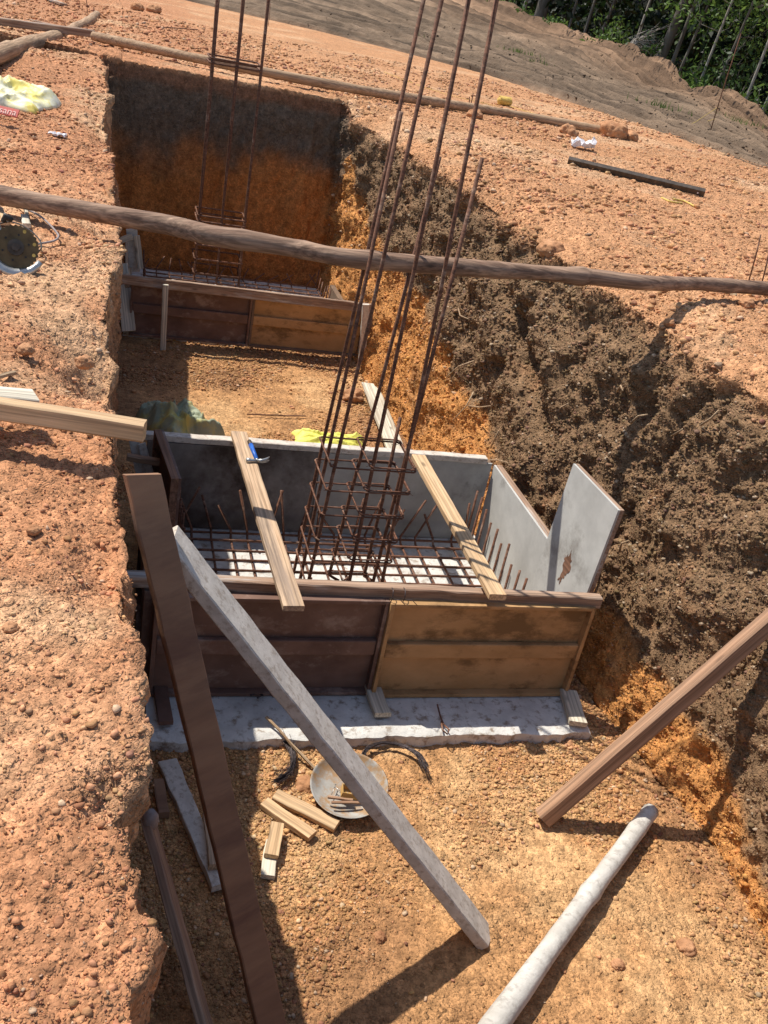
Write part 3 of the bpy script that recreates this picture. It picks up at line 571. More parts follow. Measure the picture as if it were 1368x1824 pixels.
# shrubs along the crest
def shrub(px, ex, w, h, n, ls, label, bright=False, seed=0):
    rr = random.Random(seed+90); b = treebase(px, 0, ex); b[2] += .15; root = empty('shrub', b, label, 'shrub', 'shrubs along the field edge')
    mb = MB(); ce = []
    for k in range(9):
        e = Vector((rr.uniform(-w, w), rr.uniform(-w, w), rr.uniform(.3, 1)*h)); mb.tube([(0, 0, 0), e*.5+Vector((0, 0, .1)), e], [.02, .015, .006], 4); ce += [e, e*.7]
    mb.build('stem', M_trunk, root); V, Fc, c = leaves(np.array([tuple(q) for q in ce]), np.full(len(ce), .16*w+.05), int(n*.45), ls)
    rawmesh('foliage', V, Fc, M_leaf2 if bright else M_leaf, c, parent=root)
for i, (px, ex, w, h, br, lb) in enumerate([
 (880, .3, .7, .7, True, 'low green shrub where the field meets the trees at top'), (945, .4, .6, .5, True, 'small light green weed clump beside the thick brown trunk'),
 (990, .2, .4, .5, True, 'yellow green weed tuft between two earth humps'), (1085, .6, .6, .9, True, 'green shrub left of the dead branch pile'),
 (1150, 1.0, .8, 1.3, False, 'dark bush behind the dead branch pile'), (1215, 1.0, .6, 1.0, True, 'bright bush in the dip of the field crest'),
 (1255, .9, .6, .9, True, 'green bush at the left foot of the earth mound'), (1345, .9, .6, 1.1, True, 'pale green bush behind the earth mound'),
 (1385, .6, .5, .7, True, 'lowest green bush at the right edge of the photo'), (1300, 1.5, .7, 1.4, False, 'dark bush behind the pale thin trunks')]):
    shrub(px, ex, w, h, 700, .07, lb, br, i)
# far-off wood that reads as one mass
cents = []; sps = []
si = np.linspace(0, 1, len(Tw))
for k in range(420):
    s = rng.random(); t = np.array([np.interp(s, si, [w[i] for w in Tw]) for i in range(3)]); h = t.copy(); h[2] = 0; h /= np.linalg.norm(h)
    e = 6+rng.random()*12; cents.append(t+h*e+np.array([rng.normal()*.8, rng.normal()*.8, rng.uniform(-.8, 9+.5*e)])); sps.append(rng.uniform(.5, 1.1))
V, Fc, c = leaves(np.array(cents), np.array(sps), 60000, .17)
tag(rawmesh('woodland', V, Fc, M_wood, c), 'dense wood with shade in its leaf colour behind the trees at the field edge', None, None, 'stuff')
# dead branches by the crest
b = treebase(1108, 0, -.6); b[2] += .35
mb = MB(); rr = random.Random(4)
for k in range(16):
    a = rr.uniform(-.6, 1.2); L = rr.uniform(.5, 1.3); e = Vector((math.cos(a)*L, rr.uniform(-.3, .3), .15+rr.uniform(-.1, .55)*L)); m_ = e*.5+Vector((0, 0, rr.uniform(.05, .2)))
    mb.tube([(0, 0, -.1), m_, e], [.022, .014, .005], 5)
    for q in range(3): mb.tube([m_.lerp(e, q*.3), e+Vector((rr.uniform(-.2, .3), 0, rr.uniform(-.3, .2)))], [.008, .003], 4)
o = mb.build('dead_branch_pile', M_dead); o.location = b; tag(o, 'bleached dead branches heaped on the crest of the field', 'branches')
# grass tufts on the field
gp = []
for (px, py, n_) in [(930, 95, 70), (950, 110, 50), (1170, 188, 40), (1318, 218, 60), (760, 65, 40)]:
    d = ray(px, py); j = np.argmin(np.linalg.norm(np.cross(FV-np.array([0, 0, CAMH]), d/np.linalg.norm(d)), axis=1)); gp.append((FV[j], n_))
Vs = []; k = 0
for (q, n_) in gp:
    for i in range(n_):
        a = rng.uniform(0, 6.28); c0 = q+np.array([rng.normal()*.2, rng.normal()*.5, 0]); h = rng.uniform(.05, .14); t = np.array([math.cos(a), math.sin(a), 0])
        Vs += [c0-t*.012, c0+t*.012, c0+t*.03*rng.normal()+np.array([0, 0, h])]
Vs = np.array(Vs); tag(rawmesh('grass', Vs, np.arange(len(Vs)).reshape(-1, 3), M_grass, np.repeat(rng.random(len(Vs)//3), 3)[:, None]*np.ones(3)), 'thin green grass sprouting on the graded field', None, None, 'stuff')
# ------------------------------------------------------------ near footing: slab
X0, X1, Y0, Y1, HT = .235, 2.235, 3.35, 4.78, .52
def slab(name, x0, x1, y0, y1, z0, z1, seed, label):
    nx, ny = 90, 70; xs = np.linspace(x0, x1, nx); ys = np.linspace(y0, y1, ny)
    XX, YY = np.meshgrid(xs, ys, indexing='ij'); P = np.stack([XX, YY, np.full_like(XX, z1)], -1).reshape(-1, 3)
    nn = fbm(P, 14, 4, seed); P[:, 2] += .004*nn+.003*fbm(P, 40, 3, seed+4)-.006; P = P.reshape(nx, ny, 3)
    e = fbm(np.stack([xs*9, xs*0, xs*0], -1), 1, 4, seed+1); P[:, 0, 1] += .018*e; P[:, 1, 1] += .013*e; P[:, 0, 1] += .008*fbm(np.stack([xs*45, xs*0, xs*0], -1), 1, 3, seed+8)
    e2 = fbm(np.stack([ys*9, ys*0+5, ys*0], -1), 1, 4, seed+2); P[-1, :, 0] += .015*e2
    P[:, 0, 2] -= .012; P[-1, :, 2] -= .012
    V = list(P.reshape(-1, 3)); I = np.arange(nx*ny).reshape(nx, ny); Fs = [tuple(map(int, (I[i, j], I[i+1, j], I[i+1, j+1], I[i, j+1]))) for i in range(nx-1) for j in range(ny-1)]
    ring = [I[i, 0] for i in range(nx)]+[I[-1, j] for j in range(1, ny)]+[I[i, -1] for i in range(nx-2, -1, -1)]+[I[0, j] for j in range(ny-2, 0, -1)]
    n0 = len(V); pr = None
    lev = [.35, .7, 1]
    prev = [int(r) for r in ring]
    for l in lev:
        cur = []
        for r in ring:
            q = V[int(r)].copy(); q[2] = q[2]*(1-l)+z0*l; q[:2] += rng.normal(size=2)*.004; V.append(q); cur.append(len(V)-1)
        for k in range(len(ring)): Fs.append((prev[k], cur[k], cur[(k+1) % len(ring)], prev[(k+1) % len(ring)]))
        prev = cur
    mb = MB(); mb.add(V, Fs); o = mb.build(name, M_conc, smooth=True)
    md = o.modifiers.new('e', 'EDGE_SPLIT'); md.split_angle = math.radians(40)
    return tag(o, label, 'concrete slab', 'blinding slabs under the footings')
slab('concrete_slab', .24, 2.27, 3.06, 4.95, -.14, 0, 3, 'whitish rough concrete slab sticking out in front of the near formwork box')
slab('concrete_slab', .15, 2.22, 8.06, 9.93, -.16, 0.0, 8, 'grey concrete slab under the far formwork box')
# ------------------------------------------------------------ formwork panels
def panel(loc, ax, out, L, H, face_m, rim_m, label, group, rib=True, depth=.05, tilt=None, inner_m=None, name='formwork_panel', nrib=1):
    """panel standing on loc: ax = direction of its length, out = direction the ribs face"""
    ax = Vector(ax).normalized(); out = Vector(out).normalized(); up = Vector((0, 0, 1)) if tilt is None else Vector(tilt).normalized()
    up = (up-ax*up.dot(ax)).normalized(); out = (out-ax*out.dot(ax)-up*out.dot(up)).normalized()
    root = empty(name, loc, label, 'formwork panel', group)
    m = Matrix.Identity(4)
    for i in range(3): m[i][0], m[i][1], m[i][2] = ax[i], out[i], up[i]
    def part(nm, mb, mm, bev=.002):
        o = mb.build(nm, mm, root, bevel=bev); o.matrix_basis = m; return o
    t = .012; fw = .018
    f = MB(); nx, nz = 24, 12; V = []; Fs = []
    f.box((.001, 0, .001), (L-.001, t, H-.001)); part('face', f, face_m, 0)
    fr = MB(); fr.box((0, t+.0005, 0), (fw, depth, H)); fr.box((L-fw, t+.0005, 0), (L, depth, H)); fr.box((fw+.0005, t+.0005, 0), (L-fw-.0005, depth, fw)); fr.box((fw+.0005, t+.0005, H-fw), (L-fw-.0005, depth, H))
    part('frame', fr, rim_m)
    if rib:
        for k in range(nrib):
            zc = H*(k+1)/(nrib+1)
            r_ = MB(); r_.box((fw+.001, t+.001, zc-.040), (L-fw-.001, depth*.82, zc+.040)); part('rib', r_, rim_m if rim_m is not M_steel else face_m, .006)
    return root
NG = 'panels of the near formwork box'; FG = 'panels of the far formwork box'
panel((X0+.012, Y0+.02, 0), (1, 0, 0), (0, -1, 0), .995, HT, M_maroon, M_maroon, 'dark maroon panel at the left of the near box front', NG)
panel((X0+1.008, Y0-.0, 0), (1, 0, 0), (0, -1, 0), .992, HT, M_ochre, M_ochre, 'ochre stained panel at the right of the near box front', NG)
panel((X0+.01, Y1, 0), (1, 0, 0), (0, 1, 0), .95, HT, M_cemdk, M_steel, 'dark blotchy panel at the left of the near box back wall', NG)
panel((X0+.963, Y1, 0), (1, 0, 0), (0, 1, 0), 1.03, HT, M_cemf, M_steel, 'grey cement coated panel at the right of the near box back wall', NG)
panel((X1, Y1-.01, 0), (0, -1, 0), (1, 0, 0), .93, HT, M_cempale, M_board, 'pale cement coated side panel joining the back right corner', NG)
up_panel = panel((2.205, 3.91, .0), (.05, -1, 0), (1, .05, 0), .47, .965, M_cempale, M_board, 'tall pale panel standing upright at the right of the near box', NG, tilt=(.045, 0, 1), depth=.034)
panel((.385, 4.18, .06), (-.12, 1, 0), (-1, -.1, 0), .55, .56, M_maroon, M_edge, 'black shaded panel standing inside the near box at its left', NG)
panel((.255, 3.39, 0), (0, 1, 0), (-1, 0, 0), .75, .50, M_maroon, M_maroon, 'dark panel closing the near left side behind the leaning brown plank', NG)
fm = [c_ for c_ in up_panel.children if c_.name.startswith('face')][0].matrix_basis
mb = MB(); rr = random.Random(5); pr = []
for k in range(40):
    a_ = 2*math.pi*k/40; pr.append((.235+(.030+.014*math.sin(3*a_+1)+rr.uniform(-.010, .010))*math.cos(a_), -.0015, .50+(.085+.02*math.sin(2*a_)+rr.uniform(-.018, .018))*math.sin(a_)))
mb.add(pr+[(p_[0], .002, p_[2]) for p_ in pr], [tuple(range(40))]+[(k, 40+k, 40+(k+1) % 40, (k+1) % 40) for k in range(40)]); o = mb.build('torn_patch', M_edge, up_panel); o.matrix_basis = fm
FX0, FX1, FY0, FY1, FH = .19, 2.19, 8.02, 9.42, .47; FZ = -.03
panel((FX0, FY0, FZ), (1, 0, 0), (0, -1, 0), .995, FH, M_maroon, M_maroon, 'dark maroon panel at the left of the far box front', FG)
panel((FX0+1.0, FY0, FZ), (1, 0, 0), (0, -1, 0), .99, FH, M_ochre, M_steel, 'ochre brown panel at the right of the far box front', FG)
panel((FX0+.002, FY0+.06, FZ), (0, 1, 0), (-1, 0, 0), 1.2, FH, M_plank, M_plank, 'left side panel of the far box', FG)
panel((FX1-.05, FY0+.3, FZ), (0, 1, 0), (1, 0, 0), 1.05, FH*.5, M_steel, M_steel, 'low right side panel of the far box', FG)
# boards capping the near box
timber('capping_board', (.12, 3.412, .545), (2.262, 3.338, .535), .050, .058, M_board, seed=3, rough=.0022)
o = C.objects[-1]; tag(o, 'cement splashed brown board along the front top of the near box', 'board', 'boards capping the formwork')
o = timber('capping_board', (.16, 4.812, .540), (2.19, 4.80, .535), .055, .035, M_grey, seed=4, rough=.003); tag(o, 'grey board along the back top of the near box', 'board', 'boards capping the formwork')
o = timber('capping_board', (.07, 7.93, .452), (2.215, 7.88, .452), .035, .078, M_board, seed=5, rough=.003); tag(o, 'grey board nailed along the front top of the far box', 'board', 'boards capping the formwork')
# planks laid across the near box
a = atz(425, 772, .575); b = atz(523, 1084, .61)
o = timber('plank', a, b, .088, .026, M_plank, seed=11, rough=.0014); tag(o, 'stained tan plank with the hammer on it, laid across the near box', 'plank', 'planks laid across the near box'); PL1 = (a, b)
a = atz(745, 814, .575); b = atz(887, 1064, .61)
o = timber('plank', a, b, .080, .030, M_tan, seed=12, rough=.0010); tag(o, 'clean tan plank crossing the near box right of the rebar column', 'plank', 'planks laid across the near box')
# hammer
def hammer():
    q = atz(457, 806, .60); root = empty('claw_hammer', q, 'claw hammer with blue grip lying on the stained tan plank', 'hammer')
    a = atz(444, 786, .60)-q; b = atz(457, 818, .605)-q; d = Vector(b-a).normalized()
    s = Vector((d.y, -d.x, 0)).normalized()*-1
    mb = MB(); mb.tube([Vector(a), Vector(a)+d*.05], .012, 8); mb.build('handle_end', M_dark, root, True)
    mb = MB(); mb.tube([Vector(a)+d*.05, Vector(a)+d*.10, Vector(b)-d*.0], [.014, .012, .011], 8); mb.build('grip', M_blue, root, True)
    e = Vector(b); mb = MB(); mb.tube([e-d*.01, e+d*.018], .008, 8); 
    mb.tube([e+d*.02+s*-.005, e+d*.02+s*-.03, e+d*.02+s*-.042, e+d*.02+s*-.058], [.011, .010, .015, .015], 10)
    for sg in (-1, 1): mb.tube([e+d*.02, e+d*.018+s*.03+Vector((0, 0, .003*sg)), e+d*.004+s*.055+Vector((0, 0, .008*sg)), e-d*.016+s*.07+Vector((0, 0, .01*sg))], [.010, .009, .006, .002], 7)
    mb.build('head', M_alu, root, True)
hammer()
# ------------------------------------------------------------ rebar
def mat_rebar(x0, x1, y0, y1, z, nx, ny, hook, label, seed, r=.007):
    rr = random.Random(seed); root = empty('rebar_mat', (x0, y0, z), label, 'rebar mat', 'rebar mats in the footings')
    O = Vector((x0, y0, z))
    for i in range(nx):
        x = (x1-x0)*i/(nx-1)+rr.uniform(-.012, .012); sk = rr.uniform(-.01, .01); mb = MB()
        h = [hook*rr.uniform(.55, 1.0) for _ in range(2)]; l = [rr.uniform(-.12, .12) for _ in range(2)]
        mb.tube([(x+l[0], -.01, h[0]), (x, .0, .03), (x+.002, .03, 0), (x+sk, (y1-y0)*.5, -.003), (x+sk, y1-y0-.03, 0), (x+sk, y1-y0, .03), (x+sk+l[1], y1-y0+.0, h[1])], r, 6)
        mb.build('bar', M_bar, root, True)
    for j in range(ny):
        y = (y1-y0)*j/(ny-1)+rr.uniform(-.012, .012); mb = MB(); h = [hook*rr.uniform(.8, 1.15) for _ in range(2)]
        l = rr.uniform(-.03, .03)
        mb.tube([(0.01-.01, y+l, h[0]), (0, y, .04), (.03, y, 2*r), ((x1-x0)/2, y+rr.uniform(-.01, .01), 2*r), (x1-x0-.03, y, 2*r), (x1-x0, y, .04), (x1-x0+.01, y+rr.uniform(-.01, .03), h[1]*1.05)], r, 6)
        mb.build('bar', M_bar, root, True)
mat_rebar(.42, 2.12, 3.52, 4.66, .035, 18, 13, .30, 'rusty rebar mat with upturned ends inside the near box', 5)
mat_rebar(.33, 2.08, 8.15, 9.72, .045, 15, 13, .17, 'rusty rebar mat inside the far box', 6)
def stirrup(x0, x1, y0, y1, z, sh, r, root, tilt=0):
    mb = MB(); c = .012
    P = [(x0, y0+c), (x0, y1-c), (x0+c, y1), (x1-c, y1), (x1, y1-c), (x1, y0+c), (x1-c, y0), (x0+c, y0)]
    pts = [Vector((px+sh[0], py+sh[1], z+tilt*(px-x0))) for px, py in P]; pts.append(pts[0]+Vector((.001, 0, .004)))
    mb.tube(pts, r, 6); mb.tube([pts[0], pts[0]+Vector((.035, .03, .01))], r, 6)
    for (tx, ty) in ((x0+c, y0+c), (x1-c, y0+c), (x0+c, y1-c), (x1-c, y1-c)):
        q0 = Vector((tx+sh[0], ty+sh[1], z+tilt*(tx-x0))); a0 = rnd.uniform(0, 6.28)
        mb.tube([q0+Vector((.011*math.cos(a0+k*1.05), .011*math.sin(a0+k*1.05), .004*math.sin(a0+k*2.1))) for k in range(7)]+[q0+Vector((.03*math.cos(a0), .03*math.sin(a0), rnd.uniform(-.01, .015)))], .0014, 4)
    mb.build('stirrup', M_bar, root, True)
def column(base, W_, D_, tops, shorts, stz, lean, label, r, rs, extra):
    """base front-left corner, tops {(i,j): world tip}"""
    root = empty('rebar_column', base, label, 'rebar column', 'rebar column starters'); Bv = Vector(base)
    for (u, v, tip, dx) in tops:
        p = Vector((u*W_+dx, v*D_, 0)); e = Vector(tip)-Bv; mb = MB(); foot = p+Vector((-.05 if u < .5 else .05, -.03, -.005))
        mid = p.lerp(e, .5)+Vector((.006, 0, 0)); mb.tube([foot, p+Vector((0, 0, .012)), p+(e-p)*.06, p+(e-p)*.25, mid, e], r, 8); mb.build('vertical_bar', M_bar, root, True)
    for z in stz:
        sh = lean*z; j = rnd.uniform(-.006, .006)
        stirrup(-.012, W_+.012, -.012, D_+.012, z, (sh[0], sh[1]), rs, root, j)
        if extra: # inner link round the middle bars
            stirrup(W_*.45, W_+.010, -.010, D_+.010, z+.012, (sh[0], sh[1]), rs, root, 0); pass
CB = atz(538, 1086, .05); CW, CD = .39, .31; yb = CB[1]
def colbars(base, W_, D_, pxs, ztop, spec, wy=0):
    t = aty(pxs[0], pxs[1], base[1]); lx = (t[0]-base[0])/(t[2]-base[2]); out = []
    for (u, v, zt, sx, sy, dx) in spec:
        z = zt-base[2]; out.append((u, v, np.array([base[0]+u*W_+dx+lx*z+sx, base[1]+v*D_+wy*z+sy, zt]), dx))
    return out, np.array([lx, wy])
zs = lambda px, py, dy: aty(px, py, yb+dy)[2]
tops, lean = colbars(CB, CW, CD, (778, 0), 3.3, [(0, 0, 3.4, 0, 0, 0), (1, 0, 3.4, -.02, 0, 0), (0, 1, 3.4, -.02, -.05, 0), (.55, 0, 3.4, -.02, .02, 0),
  (0, .5, zs(697, 196, .15), 0, .0, 0), (1, .5, zs(851, 280, .15), 0, 0, 0), (.5, 1, zs(789, 280, .3), .06, 0, 0), (1, 1, 1.0, -.02, 0, 0)])
for i_, px_ in ((0, 786), (1, 884), (2, 754), (3, 834)):
    u_, v_, t_, dx_ = tops[i_]; Yb = CB[1]+v_*CD; P0 = np.array([CB[0]+u_*CW+dx_, Yb, CB[2]]); tt = aty(px_, 0, Yb); tops[i_] = (u_, v_, P0+(tt-P0)*1.12, dx_)
column(CB, CW, CD, tops, None, [aty(x_, y_, yb)[2]-CB[2] for x_, y_ in [(595, 831), (583, 872), (572, 915), (562, 959), (553, 996), (545, 1038)]]+[.02], lean, 'tall rusty rebar column standing in the near box', .0092, .0050, True)
FB = atz(345, 503, .02); fb = FB[1]
ft, fl_ = colbars(FB, .44, .34, (387, -20), 3.3, [(0, 0, 3.6, 0, 0, 0), (.5, 0, 3.6, 0, 0, 0), (1, 0, 3.6, 0, 0, 0), (0, 1, 2.75, .0, -.2, .03), (.5, 1, 2.70, 0, -.2, .03), (1, 1, 2.72, 0, -.2, .03)])
column(FB, .44, .34, ft, None, [.10, .24, .38, .52]+[float(aty(a_, b_, fb)[2])-FB[2] for a_, b_ in ((352, 393), (354, 383), (378, 112), (379, 103))], fl_, 'rusty rebar column standing in the far box', .012, .008, False)
# ------------------------------------------------------------ logs
def gpt(px, py, dz=0): q = hit(px, py, dz); return q
mid = [atz(x_, y_, 1.765) for x_, y_ in [(-60, 332), (0, 347), (100, 366), (200, 384), (300, 401), (370, 418), (430, 427), (520, 441), (600, 457), (700, 467), (800, 475), (930, 484), (1050, 493), (1150, 504), (1250, 506), (1368, 514), (1440, 522)]]
o = logobj('log', mid, .043, .036, M_log, seed=3, knots=14); tag(o, 'long brown log lying right across the middle of the pit', 'log')
far = [gpt(0, 41, .05), gpt(165, 64, .05), gpt(390, 117, .05), gpt(640, 165, .05), gpt(900, 208, .05), gpt(1075, 237, .05)]
for k in range(len(far)): far[k] = np.array(atz([0, 165, 390, 640, 900, 1075][k], [41, 64, 112, 160, 202, 233][k], [1.9, 1.92, 1.93, 1.90, 1.86, 1.86][k]))
o = logobj('log', far[1:], .045, .055, M_logp, seed=5, knots=10); tag(o, 'long thin log along the far rim of the pit', 'log')
o = timber('beam', atz(-40, 33, 1.90), atz(166, 60, 1.92), .10, .07, M_board, seed=6); tag(o, 'thick weathered beam bridging the side trench at top left', 'beam')
o = timber('board', atz(50, 36, 1.84), atz(95, 46, 1.84), .08, .03, M_board, seed=6); tag(o, 'short grey board behind the weathered beam', 'board')
cv = [gpt(-30, 108, .06), gpt(40, 80, .06), gpt(88, 72, .07), gpt(125, 62, .10), gpt(150, 45, .06), gpt(172, 30, .06)]
cv = [atz(-30, 108, 1.83), atz(30, 85, 1.83), atz(85, 70, 1.84), atz(112, 64, 1.83), atz(135, 50, 1.82), atz(155, 40, 1.84), atz(172, 26, 1.84)]
o = logobj('crooked_log', cv, .075, .055, M_logp, seed=9, knots=4); tag(o, 'crooked pale log passing under the beam at top left', 'log')
# rebar pegs holding the logs
for (px, py, px2, py2, lb) in [(157, 25, 153, -6, 'left peg by the crooked log'), (168, 30, 167, 12, 'right peg by the crooked log'), (478, 46, 482, 6, 'thin peg on the far bank beyond the rebar'),
    (836, 190, 836, 172, 'left peg at the far log'), (838, 192, 843, 165, 'right peg at the far log'), (1336, 500, 1355, 418, 'left of the two pegs behind the brown log'), (1352, 530, 1372, 440, 'right of the two pegs beside the brown log')]:
    q = gpt(px, py); t = aty(px2, py2, q[1]); mb = MB(); mb.tube([q-np.array([0, 0, .1]), q*.5+t*.5, t], .006 if py < 300 else .0045, 6); tag(mb.build('rebar_peg', M_bar, None, True), lb.replace('peg', 'rusty rebar peg'), 'peg', 'rebar pegs beside the logs')
q = gpt(1262, 245); t = aty(1287, 162, q[1]); mb = MB(); t2 = aty(1320, 60, q[1]-.2); mb.tube([q-np.array([0, 0, .1]), t, t2], .008, 6); o = mb.build('rebar_stake', M_bar, None, True); tag(o, 'tall thin rusty stake with yellow twine at the upper right', 'stake')
mb = MB(); A = aty(1280, 190, q[1]); B1 = gpt(1200, 232); mb.tube([A, (A+B1)/2-np.array([0, 0, .06]), B1], .004, 5); B2 = gpt(1235, 222); mb.tube([aty(1274, 212, q[1]), (A+B2)/2-np.array([0, 0, .1]), B2], .004, 5); o = mb.build('twine', M_twine); tag(o, 'yellow twine tied to the tall rusty stake', 'twine')
# ------------------------------------------------------------ leaning timbers in the pit
b = atz(868, 1688, FL-.01); a = atz(322, 1012, 1.38); d = np.array(a-b); d /= np.linalg.norm(d); a2 = a+d*.10
a = atz(300, 960, 1.40)
o = timber('leaning_timber', a, atz(858, 1664, FL+.0), .122, .042, M_grey, up=(.77, -.17, .62), seed=21, rough=.0015, cut1=.07); tag(o, 'cement grey timber leaning from the left bank down to the pit floor', 'timber')
a = atz(250, 838, 1.66); b = atz(500, 1900, FL)
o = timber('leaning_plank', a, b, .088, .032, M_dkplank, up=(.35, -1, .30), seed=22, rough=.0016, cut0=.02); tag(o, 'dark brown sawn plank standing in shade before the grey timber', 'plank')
b = atz(966, 1458, FL+.02); a = np.array([2.66, 2.74, .85]); a = b+(a-b)*1.22
o = timber('leaning_timber', b, a, .072, .068, M_red, up=(-.75, .25, .6), seed=23, rough=.001); tag(o, 'reddish brown square timber propped against the right wall of the pit', 'timber')
pp = [atz(1160, 1444, FL+.055), atz(1040, 1606, FL+.055), atz(900, 1800, FL+.06), atz(820, 1915, FL+.06)]
o = logobj('pole', pp, .034, .043, M_pole, seed=31, n=9, knots=3); tag(o, 'pale cement whitened pole lying on the pit floor at lower right', 'pole')
# ------------------------------------------------------------ left bank timbers
A = gpt(-60, 728, .03); B = atz(258, 768, 1.69)
A = atz(-80, 716, 1.69)
o = timber('board', A, B, .05, .052, M_tan, up=(0, .1, 1), seed=41, rough=.0015); tag(o, 'yellowish thick timber on the left bank with its end over the pit', 'timber')
o = timber('board', atz(-60, 700, 1.70), atz(62, 712, 1.67), .075, .03, M_white, seed=42, rough=.003); tag(o, 'short bleached board behind the yellowish timber on the left bank', 'board')
o = timber('stick', gpt(-10, 672, .01), gpt(28, 664, .01), .012, .01, M_root, seed=43); tag(o, 'thin stick on the soil above the bleached board', 'stick')
# ------------------------------------------------------------ circular saw, cables
def saw():
    q = gpt(25, 462, .03); root = empty('saw_tool', q, 'power tool with a brown toothed disc and grey guard on the left bank', 'power tool')
    d = -Vector(ray(30, 440)).normalized(); n = (d+Vector((0, 0, .15))).normalized(); s = Vector((0, 0, 1)).cross(n).normalized(); u = n.cross(s)
    c = Vector(atz(28, 442, q[2]+.10)-q); c = Vector(aty(28, 441, q[1]-.0)-q); R = .085
    def P(r, a, h): return c+(s*math.cos(a)+u*math.sin(a))*r+n*h
    mb = MB(); N = 60; V = []; 
    for h in (0, .003):
        for k in range(N): V.append(P(R*(1.0 if k % 2 else .93), 2*math.pi*k/N, h))
    V += [c+n*0, c+n*.003]; Fs = []
    for k in range(N):
        k2 = (k+1) % N; Fs += [(k, k2, N+k2, N+k), (2*N, k2, k), (2*N+1, N+k, N+k2)]
    mb.add(V, Fs); mb.build('disc', M_saw, root)
    mb = MB(); mb.tube([c+n*.004, c+n*.012], .030, 20); mb.build('flange', M_dark, root, False); mb = MB(); mb.tube([c+n*.012, c+n*.024], .016, 6); mb.build('hub_nut', M_dark, root)
    for k in range(6):
        p = P(.048, k*1.047+.3, .0035); mb = MB(); mb.tube([p, p+n*.001], .004, 8); mb.build('hole', M_black, root)
    for a in (.25, -.35, 1.1):
        p = P(.068, a, .0035); mb = MB(); mb.tube([p, p+n*.001], .0065, 10); mb.build('rivet', M_twine, root)
    mb = MB(); pts = [P(.098, 2.2+3.6*k/16, .004) for k in range(17)]; mb.tube(pts, [.012+.012*math.sin(math.pi*k/16) for k in range(17)], 8); mb.build('guard', M_alu, root, True)
    mb = MB(); mb.tube([P(.06, 2.4, -.03), P(.12, 2.7, -.04), P(.2, 2.8, -.05)], [.03, .032, .028], 12); mb.build('motor_body', M_alu, root, True)
    mb = MB(); mb.tube([P(.10, 2.0, .0), P(.115, 1.9, .01), P(.10, 1.7, .0)], [.012, .016, .010], 8); mb.build('knob', M_black, root, True)
saw()
def gline(pts, dz): 
    out = []
    for i in range(len(pts)-1):
        for k in range(5):
            t = k/5; out.append(gpt(pts[i][0]*(1-t)+pts[i+1][0]*t, pts[i][1]*(1-t)+pts[i+1][1]*t, dz))
    return out+[gpt(*pts[-1], dz)]
def cable(name, pts, r, m, label, cat, dz=.008, lift=None):
    mb = MB(); Q = gline(pts, dz+r)
    for _ in range(3): Q = [Q[0]]+[(Q[i-1]+2*Q[i]+Q[i+1])/4 for i in range(1, len(Q)-1)]+[Q[-1]]
    if lift: Q = [q+np.array([0, 0, lift*math.sin(math.pi*i/(len(Q)-1))]) for i, q in enumerate(Q)]
    mb.tube(Q, r, 7); return tag(mb.build(name, m, None, True), label, cat)
cable('cable', [(-20, 340), (30, 370), (70, 390), (92, 412), (106, 428), (98, 434), (60, 436)], .0045, M_hose, 'pale grey cable looped on the left bank beside the tool', 'cable', lift=.02)
cable('cable', [(-15, 404), (12, 405), (35, 418), (58, 436), (73, 450), (74, 458), (55, 447)], .003, M_black, 'thin dark cable curling over the brown disc', 'cable', lift=.05)
for i, (x0, y0, x1, y1, w, lb) in enumerate([(44, 385, 48, 402, .03, 'pale splintered wood scrap beside the looped cable'), (-4, 372, 8, 398, .04, 'yellow wood offcut at the left edge above the tool'), (45, 365, 47, 385, .012, 'upright wood splinter by the splintered scrap')]):
    o = timber('wood_scrap', gpt(x0, y0, .015), gpt(x1, y1, .015), w, .02, M_white if i != 1 else M_tan, seed=50+i, rough=.004); tag(o, lb, 'wood scrap', 'wood scraps near the tool')
